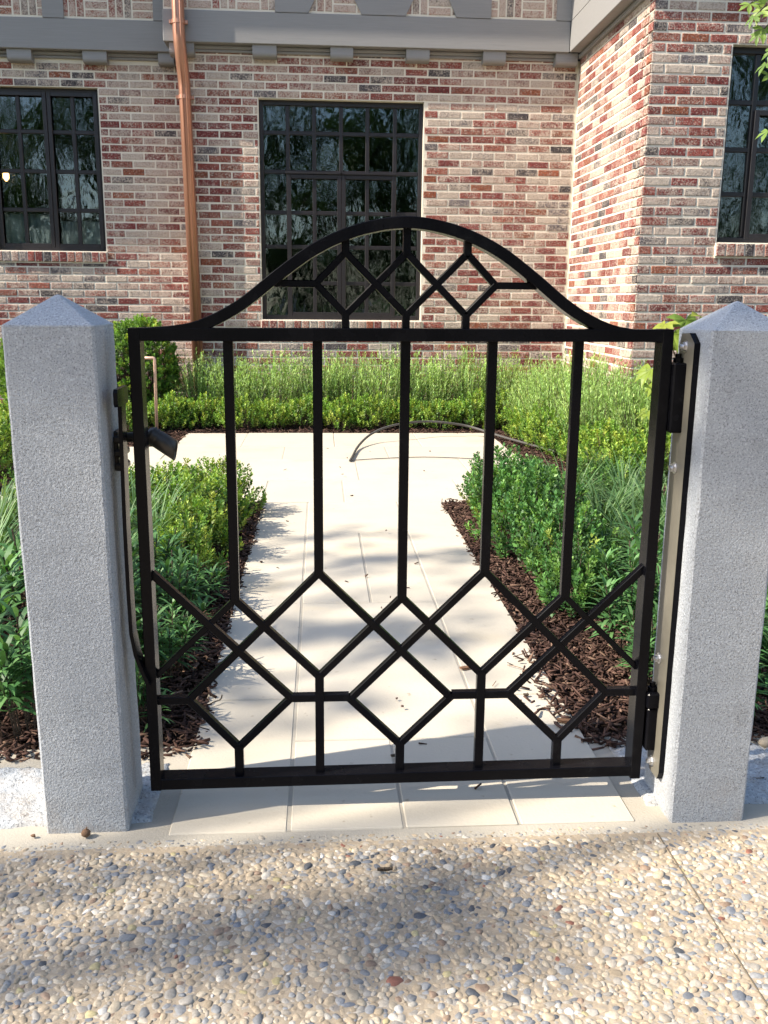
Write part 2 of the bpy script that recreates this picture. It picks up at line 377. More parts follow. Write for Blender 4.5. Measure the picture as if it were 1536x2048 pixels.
patio = kind(MB().box(-1.70, PX1-.004, YP1+.004, 6.5, -0.07, -0.0022).box(PX0+.004, PX1-.004, 6.5, PY1-.004, -0.07, -0.0022).build('patio', M['cement']), 'structure')
ys = [YP1, 5.24, 5.97, 6.5, PY1]
for r in range(4):
    xs = [[-1.7, -1.03, -0.3, 0.12, 0.76, PX1], [-1.7, -1.25, -0.62, 0.22, 0.9, PX1],
          [-1.7, -1.03, -0.25, 0.45, PX1], [PX0, -0.56, 0.1, 0.72, PX1]][r]
    for a, b in zip(xs, xs[1:]): paver(a, b, ys[r], ys[r+1], patio)

# rough granite sill under the posts
def rough_slab(x0, x1, y0, y1, z, seed):
    g = np.random.default_rng(seed); nx, ny = int((x1-x0)/0.012), int((y1-y0)/0.012)
    xs, yy = np.linspace(x0, x1, nx+1), np.linspace(0, 1, ny+1)
    e0, e1 = np.cumsum(g.normal(0, 0.0016, nx+1)), np.cumsum(g.normal(0, 0.0026, nx+1))
    e0 -= e0.mean(); e1 -= e1.mean(); X, T = np.meshgrid(xs, yy); Y = (y0+e0)[None]*(1-T)+(y1+e1)[None]*T
    Z = z+g.normal(0, 0.0022, X.shape)+0.003*np.sin(X*31+seed)*np.cos(Y*40)
    ed = np.minimum.reduce([T*ny, (1-T)*ny, np.broadcast_to(np.arange(nx+1)[None], X.shape), np.broadcast_to(np.arange(nx, -1, -1)[None], X.shape)])
    Z = np.where(ed < 1, -0.06, Z-np.where(ed < 2, 0.004, 0))
    V = np.stack([X.ravel(), Y.ravel(), Z.ravel()], 1); i = np.arange(X.size).reshape(X.shape)
    F = np.stack([i[:-1, :-1].ravel(), i[:-1, 1:].ravel(), i[1:, 1:].ravel(), i[1:, :-1].ravel()], 1)
    return kind(mobj('granite_sill', np_mesh('granite_sill', V, F, M['sill'], smooth=True)), 'structure')
rough_slab(-1.9, XP0-0.028, 1.655, 1.93, 0.004, 3)
rough_slab(XP1+0.03, 2.3, 1.65, 1.96, 0.004, 5)

# pebbles of the exposed aggregate driveway
def icosphere(sub):
    bm = bmesh.new(); bmesh.ops.create_icosphere(bm, subdivisions=sub, radius=1.0); bm.verts.index_update()
    V = np.array([v.co[:] for v in bm.verts]); F = np.array([[v.index for v in f.verts] for f in bm.faces]); bm.free(); return V, F
PV, PF = icosphere(2); PVv = []
for k in range(8):
    g = np.random.default_rng(100+k); d = 1+0.16*np.sin(PV@g.normal(0, 1.7, 3)+g.random()*6)+0.1*np.sin(PV@g.normal(0, 3, 3)+g.random()*6)
    v = PV*d[:, None]
    for _ in range(6):                                     # a few flat broken faces
        nrm = g.normal(0, 1, 3); nrm /= np.linalg.norm(nrm); h = g.uniform(0.5, 0.86); q = v@nrm; v = v-np.outer(np.maximum(q-h, 0)*0.85, nrm)
    PVv.append(v)
pal = np.array([(.50, .40, .28), (.55, .465, .345), (.45, .36, .25), (.40, .365, .315), (.30, .30, .30), (.48, .42, .34), (.60, .55, .47), (.20, .212, .235), (.25, .255, .26), (.34, .24, .17), (.105, .11, .12), (.30, .13, .09), (.66, .63, .58), (.52, .44, .24)])
pw = np.array([.16, .16, .13, .13, .08, .12, .07, .045, .04, .035, .018, .003, .018, .015]); pw /= pw.sum()
cell = {}; P = []
def try_peb(x, y, a):
    i, j = int(x//0.03), int(y//0.03)
    for di in (-1, 0, 1):
        for dj in (-1, 0, 1):
            for (px, py, pa) in cell.get((i+di, j+dj), ()):
                if (px-x)**2+(py-y)**2 < (0.66*(pa+a))**2: return False
    cell.setdefault((i, j), []).append((x, y, a)); P.append((x, y, a)); return True
ja, jb = onZ(1395, 1790)[:2], onZ(1536, 2010)[:2]        # saw cut in the driveway
jd = (jb-ja)/np.linalg.norm(jb-ja); j0, j1 = ja+jd*((1.578-ja[1])/jd[1]), jb+jd*2.0
def joint_dist(x, y): return abs((x-ja[0])*jd[1]-(y-ja[1])*jd[0])
for a_lo, a_hi, n in ((0.0105, 0.0138, 720), (0.0082, 0.0105, 8600), (0.006, 0.0085, 45000), (0.0036, 0.006, 150000)):
    for _ in range(n):
        y = R.uniform(0.9, 1.607); x = R.uniform(-1.25, 1.4); a = R.uniform(a_lo, a_hi)
        if y+a > 1.6 and R.random() < 0.75: continue
        if y > 1.56 and (a > 0.0115 or R.random() < 0.55): continue
        if joint_dist(x, y) < 0.0015+a*0.35: continue
        try_peb(x, y, a)
P = np.array(P)
scr = np.array([proj((x, y, 0)) for x, y, a in P])
inside = (scr[:, 0] > 0) & (scr[:, 0] < 1536) & (scr[:, 1] < 2048)
size = np.where(inside, P[:, 2]/scr[:, 2], 0); single = set(np.argsort(-size)[:300].tolist())
pm = [np_mesh('pebble', v, PF, M['pebbleo'], smooth=True) for v in PVv]
VV, FF, CC, off = [], [], [], 0
for i, (x, y, a) in enumerate(P):
    k = R.randrange(8); c = pal[NR.choice(len(pal), p=pw)]*R.uniform(0.78, 1.15)*0.86
    el = R.uniform(1.0, 1.9); sx, sy, sz = a*el**0.5*1.05, a/el**0.5*1.05, a*R.uniform(0.42, 0.62)
    rz = R.uniform(0, 6.283); zc = -0.003-sz*0.36+R.uniform(-0.0016, 0.0010)
    if y > 1.565: zc = -0.0035-sz*R.uniform(.55, .75)
    if i in single:
        o = mobj('pebble', pm[k], drive); o.location = (x, y, zc); o.rotation_euler = (R.uniform(-.2, .2), R.uniform(-.2, .2), rz)
        o.scale = (sx, sy, sz); o.color = (*c, 1)
    else:
        v = PVv[k]*[sx, sy, sz]; cr, sr = math.cos(rz), math.sin(rz)
        v = np.stack([v[:, 0]*cr-v[:, 1]*sr+x, v[:, 0]*sr+v[:, 1]*cr+y, v[:, 2]+zc], 1)
        VV.append(v); FF.append(PF+off); off += len(v); CC.append(np.tile(c, (len(v), 1)))
kind(mobj('pebbles', np_mesh('pebbles', np.concatenate(VV), np.concatenate(FF), M['pebble'], np.concatenate(CC), True), drive), 'stuff')
# saw cut: a shallow dark groove between two lips
nrm = np.array([-jd[1], jd[0]])*0.0004
jp = [j0+nrm, j0-nrm, j1-nrm, j1+nrm]
MB().add([(p[0], p[1], -0.0005) for p in jp]+[(p[0], p[1], -0.02) for p in jp], [(0, 1, 2, 3), (0, 4, 5, 1), (1, 5, 6, 2), (2, 6, 7, 3), (3, 7, 4, 0)]).build('saw_cut', M['tan_joint'], drive)

# bark mulch
def chips(name, regions, n_per_m2, zb=0.0, s=(0.012, 0.05)):
    V, F, C, off = [], [], [], 0
    base = np.array([(x, y, z) for x in (-.5, .5) for y in (-.5, .5) for z in (-.5, .5)])
    bf = np.array([(0, 1, 3, 2), (4, 6, 7, 5), (0, 4, 5, 1), (2, 3, 7, 6), (0, 2, 6, 4), (1, 5, 7, 3)])
    for (x0, x1, y0, y1, dens) in regions:
        for _ in range(int((x1-x0)*(y1-y0)*n_per_m2*dens)):
            L = R.uniform(*s)*R.uniform(0.7, 1.3); w = R.uniform(0.0025, 0.008)*(1.6 if R.random() < .12 else 1); h = R.uniform(0.0015, 0.005)
            v = base*[L, w, h]; v[:, 1] *= np.where(v[:, 0] > 0, R.uniform(0.2, 1), 1)
            e = Matrix.Rotation(R.uniform(0, 6.28), 3, 'Z')@Matrix.Rotation(R.gauss(0, 0.3), 3, 'Y')@Matrix.Rotation(R.gauss(0, 0.4), 3, 'X')
            v = v@np.array(e).T+[R.uniform(x0, x1), R.uniform(y0, y1), zb+abs(R.gauss(0, 0.009))-0.009]
            f = R.uniform(0.35, 1.5); c = np.array((0.078, 0.044, 0.034))*f if R.random() < 0.86 else np.array((0.19, 0.12, 0.085))*R.uniform(0.6, 1.2)
            V.append(v); F.append(bf+off); off += 8; C.append(np.tile(c, (8, 1)))
    return kind(mobj(name, np_mesh(name, np.concatenate(V), np.concatenate(F), M['chip'], np.concatenate(C))), 'stuff')
chips('bark_mulch', [(-0.75, XP0+0.01, 1.93, 4.66, 1.3), (-1.3, -0.75, 1.93, 4.66, 0.5)], 5200)
chips('bark_mulch', [(XP1-0.01, 1.15, 1.93, 4.66, 1.3), (1.15, 2.0, 1.93, 4.66, 0.4)], 5200)
chips('bark_mulch', [(-1.3, 1.5, PY1-0.01, 7.75, 1.0), (-2.6, PX0+0.01, 6.52, 7.3, 0.7)], 2000, 0.0, (0.015, 0.06))
chips('bark_mulch', [(PX1-0.012, 2.1, YP1, PY1+0.1, 1.0)], 2200, 0.0, (0.015, 0.06))
chips('scattered_mulch', [(0.50, XP1+.05, 2.0, 2.45, 0.25), (0.56, XP1+.02, 2.0, 2.5, 1.6), (-0.33, XP0+0.015, 1.95, 4.6, 0.5), (XP1-.015, XP1, 2.4, 4.6, 0.4), (-0.35, -0.26, 1.95, 2.2, 0.3)], 1500, 0.011, (0.012, 0.045))
chips('leaf_litter', [(XP0+.05, XP1-.05, 1.75, 4.6, 0.5), (-0.9, 1.25, 4.7, 6.8, 0.2)], 16, 0.010, (0.006, 0.022))

# ================================================================== HOUSE
YL, YW, YB, XS, XSTEP = 8.95, 8.60, 6.72, 2.265, -1.13
BP, BL = 0.0667, 0.2                                  # course and stretcher pitch
ZB0, ZTOP = 3.10, 3.345                               # jetty board
house = empty('brick_house', (0, YW, 0), 'half-timbered house of whitewashed red brick with grey jetty boards behind the garden', 'house')
BR = []                                               # collected bricks: (wall index, centre, U, N, L, H, colour)
bpal = [((.31, .085, .068), .30, .34), ((.34, .12, .085), .13, .34), ((.24, .062, .058), .14, .26), ((.36, .21, .175), .14, .6), ((.34, .275, .235), .11, .74), ((.095, .085, .09), .06, .35), ((.17, .15, .155), .08, .5), ((.34, .115, .065), .04, .2)]
def brick_col():
    t = R.random(); a = 0
    for c, w, wash in bpal:
        a += w
        if t < a: break
    f = R.uniform(0.82, 1.16); return (c[0]*f, c[1]*f, c[2]*f, min(1, max(0, wash+R.uniform(-.18, .22))))
def course_fill(wi, org, U, N, u0, u1, z0, n, openings, phase=0.0, ufirst=None):
    for i in range(n):
        zl, zh = z0+i*BP, z0+(i+1)*BP
        iv = [(u0, u1)]
        for (a, b, c, d) in openings:
            if zh-BP*0.5 > c and zl+BP*0.5 < d:
                nv = []
                for (p, q) in iv:
                    if b <= p or a >= q: nv.append((p, q)); continue
                    if a > p: nv.append((p, a))
                    if b < q: nv.append((b, q))
                iv = nv
        for (p, q) in iv:
            s = p-((p-u0-(i % 2)*BL/2-phase) % BL)
            while s < q-0.004:
                a, b = max(s, p), min(s+BL, q)
                if b-a > 0.03:
                    jl, jh = R.uniform(-.0012, .0012), R.uniform(-.0015, .0015)
                    L, H = b-a-0.0115+jl, BP-0.0125+jh
                    uc, zc = (a+b)/2+R.uniform(-.0012, .0012), (zl+zh)/2+R.uniform(-.0012, .0012)
                    BR.append((wi, tuple(org[k]+U[k]*uc for k in (0, 1))+(zc,), U, N, L, H, brick_col()))
                s += BL
def backing(org, U, N, u0, u1, z0, z1, openings, name='wall', depth=0.22, inset=0.0008, label=None):
    us = sorted({u0, u1, *[min(max(x, u0), u1) for o in openings for x in o[:2]]}); zs = sorted({z0, z1, *[min(max(x, z0), z1) for o in openings for x in o[2:]]})
    b = MB()
    for a, bb in zip(us, us[1:]):
        for c, d in zip(zs, zs[1:]):
            mu, mz = (a+bb)/2, (c+d)/2
            if any(o[0] < mu < o[1] and o[2] < mz < o[3] for o in openings): continue
            q = [(org[0]+U[0]*u-N[0]*k, org[1]+U[1]*u-N[1]*k, z) for k in (inset, depth) for u, z in ((a, c), (bb, c), (bb, d), (a, d))]
            b.add(q, [(0, 1, 2, 3), (7, 6, 5, 4), (0, 4, 5, 1), (1, 5, 6, 2), (2, 6, 7, 3), (3, 7, 4, 0)])
    o = b.build(name, M['mortar'], house)
    if label: o['label'] = label
    return o
MW, LW, BW = (-0.52, 0.913, 0.838, 2.70), (-2.93, -1.949, 1.429, 2.82), (2.835, 3.74, 1.44, 2.745)   # windows x0,x1,z0,z1
SILLH = 0.098
walls = []
# left wall (set back), main wall, side wall of the bay, bay front
walls.append(backing((0, YL, 0), (1, 0), (0, -1), -6.0, XSTEP, -0.1, 3.06, [LW], label='recessed brick wall on the left'))
walls.append(backing((0, YW, 0), (1, 0), (0, -1), XSTEP+.006, XS+0.2, -0.1, 3.06, [MW], label='main brick wall behind the hedge'))
walls.append(backing((XS, YW, 0), (0, -1), (-1, 0), 0.0, YW-YB-.2, -0.1, 3.06, [], label='sunlit side wall of the projecting bay'))
walls.append(backing((0, YB, 0), (1, 0), (0, -1), XS+.006, 6.0, -0.1, 3.3, [BW], label='front wall of the projecting bay'))
walls.append(backing((XSTEP, YL, 0), (0, -1), (-1, 0), 0.0, YL-YW-.01, -0.1, 3.06, [], label='short return wall beside the downspout'))
NCR = 47
exp = lambda w, lo=SILLH+0.008: (w[0]-0.004, w[1]+0.004, w[2]-lo, w[3])
Z0 = 0.032-0.0667
course_fill(0, (0, YL, 0), (1, 0), (0, -1), -5.0, XSTEP-0.01, 2.82-BP*43, 46, [exp(LW)], 0.03)
course_fill(1, (0, YW, 0), (1, 0), (0, -1), XSTEP+.01, XS-0.012, 2.70-BP*41, 47, [exp(MW)], 0.06)
course_fill(2, (XS, YW, 0), (0, -1), (-1, 0), 0.012, YW-YB-0.09, 2.745-BP*42, 47, [], 0.02)
course_fill(3, (0, YB, 0), (1, 0), (0, -1), XS, 5.6, 2.745-BP*42, 50, [exp(BW)], 0.0)
# quoins: the corner bricks of the bay show a header on the side wall in alternate courses
for i in range(47):
    z = 2.745-BP*42+(i+0.5)*BP; L = 0.09 if i % 2 else 0.09
    BR.append((2, (XS, YB+0.045-0.002, z), (0, -1), (-1, 0), 0.086, BP-0.0105, brick_col()))
course_fill(4, (XSTEP, YL, 0), (0, -1), (-1, 0), 0.012, YL-YW-.01, 2.82-BP*43, 46, [], 0.0)
# rowlock sills
def sill(wi, w, Y):
    n = max(2, round((w[1]-w[0]+0.02)/0.0727)); p = (w[1]-w[0]+0.02)/n
    for k in range(n):
        BR.append((wi, (w[0]-0.01+p*(k+.5), Y-0.028, w[2]-SILLH/2-0.004), (1, 0), (0, -1), p-0.011, SILLH-0.012, brick_col()))
    return MB().box(w[0]-0.012, w[1]+0.012, Y-0.0235, Y+0.14, w[2]-SILLH, w[2]-0.0065, 0.002).box(w[0]-0.01, w[1]+0.01, Y-0.012, Y+0.02, w[2]-SILLH-0.012, w[2]-SILLH-.0006)
sills = [sill(0, LW, YL), sill(1, MW, YW), sill(3, BW, YB)]
for b in sills: b.build('window_sill', M['mortar'], house)
# the bricks themselves: the 300 largest in the picture one by one, the rest joined
def brick_verts(L, H, g, D=0.03, pr=0.0):
    ch = 0.0045; j = lambda s: g.uniform(-s, s); v = []
    for (dx, dz, y, s) in ((0, 0, -D, 0), (0, 0, -0.0018, .001), (ch, ch, 0.0028, .0014)):
        for sx, sz in ((-1, -1), (1, -1), (1, 1), (-1, 1)): v.append((sx*(L/2-dx)+j(s), y+pr+j(s*.6), sz*(H/2-dz)+j(s)))
    return v
BF = [(8, 9, 10, 11)]+[(4+i, 4+(i+1) % 4, 8+(i+1) % 4, 8+i) for i in range(4)]+[(i, (i+1) % 4, 4+(i+1) % 4, 4+i) for i in range(4)]
BF = [tuple(q) for q in BF]
def place(v, c, U, N): return [(c[0]+U[0]*x+N[0]*y, c[1]+U[1]*x+N[1]*y, c[2]+z) for x, y, z in v]
score = []
for i, b in enumerate(BR):
    c = b[1]; px, py, d = proj(c); foreshort = abs((c[0]-EYE[0])*b[3][0]+(c[1]-EYE[1])*b[3][1])/math.hypot(c[0], c[1])
    vis = 4 < px < 1532 and 3 < py < 690 and not (px < 225 and py > 600) and not (px > 1370 and py > 600)
    score.append((b[4]*b[5]/d/d*foreshort) if vis else 0)
single = set(sorted(range(len(BR)), key=lambda i: -score[i])[:300])
shared = {}
J = [MB() for _ in walls]
for i, (wi, c, U, N, L, H, col) in enumerate(BR):
    if i in single:
        key = (round(L*50)/50, round(H*100)/100, R.randrange(4))
        if key not in shared:
            mb = MB(); mb.add([(x, -y, z) for x, y, z in brick_verts(max(.02, key[0]), max(.02, key[1]), R)], [q for q in BF]); shared[key] = mb.mesh('brick', M['brick'])
        o = mobj('brick', shared[key], walls[wi]); rz = math.atan2(U[1], U[0]); bx, bz = max(.02, key[0]), max(.02, key[1])
        o.location = (c[0]+N[0]*0.001*R.uniform(-1, 2), c[1]+N[1]*0.001*R.uniform(-1, 2), c[2]); o.rotation_euler = (0, R.gauss(0, .004), rz); o.scale = (L/bx, 1, H/bz); o.color = col
    else:
        J[wi].add(place(brick_verts(L, H, R, pr=R.uniform(-.001, .002)), c, U, N), BF, col)
for j, w in zip(J, walls):
    if j.v: kind(j.build('brickwork', M['brickj'], w), 'stuff')

# jetty boards, brackets, mouldings, timbers
OV = 0.12
def board(x0, x1, y0, y1, z0=ZB0, z1=ZTOP): return MB().box(x0, x1, y0, y1, z0, z1, 0.004).build('jetty_board', M['board'], house)
board(-5.5, XSTEP-OV-0.04, YL-OV, YL+0.1)
board(XSTEP-OV-0.04+.002, XS-OV-.002, YW-OV, YW+0.1)
board(XS-OV, XS+0.1, YB-0.06, YW-OV+.0)
board(XS+0.1+.002, 6, YB-0.06, YB+0.1)
def bracket(x0, x1, Y):
    pts = [(Y+0.02, ZB0-.001), (Y-0.098, ZB0-.001)]+[(Y-0.098+0.03*(1-math.cos(t)), ZB0-0.062-0.034*math.sin(t)) for t in np.linspace(0, math.pi/2, 5)]+[(Y+0.02, ZB0-0.096)]
    n = len(pts); vs = [(x, y, z) for x in (x0, x1) for y, z in pts]
    MB().add(vs, [list(range(n)), list(range(2*n-1, n-1, -1))]+[(i, i+n, (i+1) % n+n, (i+1) % n) for i in range(n)]).build('bracket', M['board'], house)
for a, b in ((-1.245, -1.04), (-.555, -.353), (.10, .293), (.745, .943), (1.405, 1.60), (2.035, 2.225)): bracket(a, b, YW)
for a, b in ((-4.6, -4.4), (-3.96, -3.76), (-3.32, -3.12), (-2.68, -2.475), (-2.04, -1.835), (-1.395, -1.262)): bracket(a, b, YL)
def moulding(x0, x1, Y): MB().box(x0, x1, Y-0.045, Y+.02, ZB0-0.03, ZB0-.002, 0.006).box(x0, x1, Y-0.026, Y+.02, ZB0-0.052, ZB0-0.0302, 0.005).build('moulding', M['board'], house)
moulding(XSTEP-.04, XS-.02, YW); moulding(-5.4, XSTEP-.02, YL)
MB().box(XS-0.03, XS+.02, YB+.02, YW-.06, ZB0-0.04, ZB0-.002, 0.006).build('moulding', M['board'], house)
# upper storey: timbers with basket-weave brick between
def upper(x0, x1, Y, timbers, wi):
    MB().box(x0, x1, Y+0.012, Y+0.2, ZTOP-0.01, 5.2).build('infill_wall', M['mortar'], house)
    for pts in timbers: MB().prism(pts, Y-0.006, Y+0.03).build('timber', M['board'], house)
    bm = MB(); cz = ZTOP+0.012; s = 0.2
    for r in range(9):
        for k in range(int((x1-x0)/s)):
            X, Z = x0+k*s, cz+r*s
            for q in range(3):
                if (r+k) % 2: L, H, c = 0.185, 0.056, (X+s/2, Y+0.012, Z+s/6*(2*q+1))
                else: L, H, c = 0.056, 0.185, (X+s/6*(2*q+1), Y+0.012, Z+s/2)
                bm.add(place(brick_verts(L, H, R, pr=R.uniform(0, .002)), c, (1, 0), (0, -1)), BF, tuple(x*1.1 for x in brick_col()[:3])+(R.uniform(.5, .9),))
    kind(bm.build('brick_infill', M['brickj'], house), 'stuff')
zt, H2 = ZTOP+.001, 1.8
rect = lambda a, b, z0=zt, z1=zt+H2: [(a, z0), (b, z0), (b, z1), (a, z1)]
quad = lambda a, b, a2, b2, h=0.36: [(a, zt), (b, zt), (b2, zt+h), (a2, zt+h)]
kR = 0.98
upper(XSTEP-OV-.03, XS-OV, YW-OV, [quad(-.36, -.082, -.36, .10), quad(.361, .732, .17, .92), quad(1.163, 1.457, .98, 1.457), rect(-.36, -.24, zt+.362), rect(1.34, 1.457, zt+.362), rect(2.018, XS-OV)], 1)
upper(-5.4, XSTEP-OV-.04, YL-OV, [rect(-4.9, -4.7), rect(-3.6, -3.42), rect(-2.35, -2.172), rect(-1.418, XSTEP-OV-.04)], 0)
MB().box(XS-OV-.001, XS+.2, YB-.06, YW-OV-.01, ZTOP+.001, 5.2).build('infill_wall', M['board'], house)
MB().box(XS+.21, 6, YB-.05, YB+.2, ZTOP+.001, 5.2).build('infill_wall', M['mortar'], house)
# roof over it all
MB().add([(-6.2, 8.0, 5.1), (6.2, 8.0, 5.1), (6.2, 13, 8.2), (-6.2, 13, 8.2), (-6.2, 8.0, 4.98), (6.2, 8.0, 4.98), (6.2, 13, 8.05), (-6.2, 13, 8.05)], [(0, 1, 2, 3), (7, 6, 5, 4), (0, 4, 5, 1), (1, 5, 6, 2), (2, 6, 7, 3), (3, 7, 4, 0)]).build('roof', M['board'], house)

# rooms behind the windows
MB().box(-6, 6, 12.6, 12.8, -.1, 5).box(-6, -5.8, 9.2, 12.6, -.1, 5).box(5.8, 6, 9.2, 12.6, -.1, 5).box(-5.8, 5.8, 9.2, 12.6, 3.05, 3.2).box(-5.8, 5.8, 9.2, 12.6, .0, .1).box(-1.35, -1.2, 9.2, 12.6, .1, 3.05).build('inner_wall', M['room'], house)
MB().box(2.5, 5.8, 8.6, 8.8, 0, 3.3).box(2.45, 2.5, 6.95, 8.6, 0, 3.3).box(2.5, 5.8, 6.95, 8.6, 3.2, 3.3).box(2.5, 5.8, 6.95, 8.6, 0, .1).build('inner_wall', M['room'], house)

# windows
def window(w, Y, cols, rows, label, casement=None, fw=0.034, mw=0.034):
    x0, x1, z0, z1 = w; yf = Y+0.062
    b = MB(); b.box(x0, x0+fw, yf, yf+.055, z0, z1, .003).box(x1-fw, x1, yf, yf+.055, z0, z1, .003).box(x0+fw, x1-fw, yf+.001, yf+.054, z1-fw*1.2, z1, .003).box(x0+fw, x1-fw, yf-.006, yf+.054, z0, z0+fw*1.15, .003)
    win = b.build('window', M['frame'], house); win['label'] = label
    def part(n, mb, mt=M['frame']): o = mb.build(n, mt); o.parent = win; return o
    for x in cols[1:-1]: part('muntin', MB().box(x-mw/2, x+mw/2, yf+.012, yf+.047, z0+fw*1.15+.0005, z1-fw*1.2-.0005, .004))
    for k, z in enumerate(rows[1:-1]): part('muntin', MB().box(x0+fw+.0005, x1-fw-.0005, yf+.015, yf+.045, z-mw/2, z+mw/2, .004))
    for (a, bb, c, d, mids) in casement or ():
        t = 0.036; mb = MB(); y0, y1 = yf-.008, yf+.010
        mb.box(a, a+t, y0, y1, c, d, .003).box(bb-t, bb, y0, y1, c, d, .003).box(a+t, bb-t, y0+.001, y1, d-t, d, .003).box(a+t, bb-t, y0+.001, y1, c, c+t, .003)
        part('casement', mb)
        part('drip_rail', MB().box(a-.01, bb+.01, y0-.012, y1-.003, d+.002, d+.022, .003)) if mids else None
    for a, bb in zip(cols, cols[1:]):
        for c, d in zip(rows[::-1], rows[::-1][1:]):
            q = [(a+.002, yf+.03, c+.002), (bb-.002, yf+.03, c+.002), (bb-.002, yf+.03, d-.002), (a+.002, yf+.03, d-.002)]
            j = [R.gauss(0, .0008) for _ in range(4)]
            q = [(p[0], p[1]+jj, p[2]) for p, jj in zip(q, j)]
            o = MB().add(q+[(p[0], p[1]+.004, p[2]) for p in q], [(0, 1, 2, 3), (7, 6, 5, 4), (0, 4, 5, 1), (1, 5, 6, 2), (2, 6, 7, 3), (3, 7, 4, 0)]).build('pane', M['glass']); o.parent = win
    return win
mc = [-0.50, -.2745, -.0435, .193, .4255, .668, .895]; mr = [2.675, 2.437, 2.113, 1.77, 1.477, 1.161, .862]
window(MW, YW, mc, mr, 'tall many-paned window behind the gate with a pair of casements', [(mc[1]-.012, mc[3]+.002, MW[2]+.03, mr[2]-.02, 1), (mc[3]+.004, mc[5]+.012, MW[2]+.03, mr[2]-.02, 1)])
lc = [-2.90, -2.672, -2.415, -2.195, -1.975]; lr = [2.795, 2.459, 2.123, 1.79, 1.455]
window(LW, YL, lc, lr, 'two-light casement window left of the downspout', [(LW[0]+.025, lc[2]-.002, LW[2]+.03, LW[3]-.03, 0), (lc[2]+.002, LW[1]-.025, LW[2]+.03, LW[3]-.03, 0)])
bc = [2.86, 3.056, 3.27, 3.49, 3.715]; br = [2.72, 2.39, 2.078, 1.776, 1.47]
window(BW, YB, bc, br, 'tall window in the bay at the right edge', [(bc[1]+.002, BW[1]-.025, BW[2]+.03, br[1]-.05, 0)])

# copper downspout with straps and an offset elbow
dn = MB(); dn.smooth = True
dn.tube([(-1.152, 8.428, 4.9), (-1.150, 8.428, 3.16), (-1.147, 8.434, 3.08), (-1.140, 8.485, 2.93), (-1.138, 8.53, 2.84), (-1.135, 8.547, 2.76), (-1.095, 8.547, 0.02)], 0.050, 20)
dn.tube([(-1.128, 8.381, 4.9), (-1.126, 8.381, 3.16), (-1.118, 8.440, 2.93), (-1.112, 8.5, 2.76), (-1.072, 8.5, 0.05)], 0.009, 8)
dn.tube([(-1.166, 8.379, 4.9), (-1.164, 8.379, 3.16), (-1.154, 8.438, 2.93), (-1.149, 8.497, 2.76), (-1.109, 8.497, 0.05)], 0.006, 8)
ds = dn.build('downspout', M['copper'], house)
for (x, y, z) in ((-1.150, 8.428, 3.235), (-1.134, 8.547, 2.68)):
    o = MB().tube([(x, y, z-.016), (x, y, z+.016)], 0.056, 20).box(x-.075, x-.05, y-.008, y+.03, z-.014, z+.014, .003).box(x+.05, x+.075, y-.008, y+.03, z-.014, z+.014, .003).build('strap', M['copper']); o.parent = ds

# inside: a pendant lamp and pale sheets seen through the left window
lamp = empty('pendant_lamp', onY(12, 352, 10.2), 'warm pendant lamp glowing inside the left window', 'lamp')
p = onY(12, 352, 10.2)
sm = MB(); sm.smooth = True; sm.tube([(p[0], p[1], p[2]-.05), (p[0], p[1], p[2]-.02), (p[0], p[1], p[2]+.02), (p[0], p[1], p[2]+.05)], [.008, .03, .03, .012], 12); sm.build('bulb', M['bulb'], lamp)
MB().tube([(p[0], p[1], p[2]+.052), (p[0], p[1], 3.0)], .006, 6).build('cord', M['bronze'], lamp)
MB().tube([(p[0], p[1], p[2]+.03), (p[0], p[1], p[2]+.1)], [.075, .03], 14, False).build('shade', M['bronze'], lamp)
for k, (a, b, z0, z1, y) in enumerate(((-2.88, -2.46, 1.36, 1.76, 9.10), (-2.38, -1.97, 1.36, 1.70, 9.11))):
    mb = MB(); mb.smooth = True; n = 24
    for i in range(n+1):
        x = a+(b-a)*i/n; yy = y+0.02*math.sin(i*1.3+k)+.01*math.sin(i*2.9)
        mb.add([(x, yy, z0), (x, yy, z1), (x, yy+.006, z1), (x, yy+.006, z0)], [])
    mb.f = [(4*i, 4*i+4, 4*i+5, 4*i+1) for i in range(n)]+[(4*i+2, 4*i+6, 4*i+7, 4*i+3) for i in range(n)]+[(4*i+1, 4*i+5, 4*i+6, 4*i+2) for i in range(n)]
    tag(mb.build('curtain', M['linen']), ('pale folded curtain behind the lower panes left of the mullion', 'pale folded curtain behind the lower panes right of the mullion')[k], 'curtain', 'curtains inside the left window')

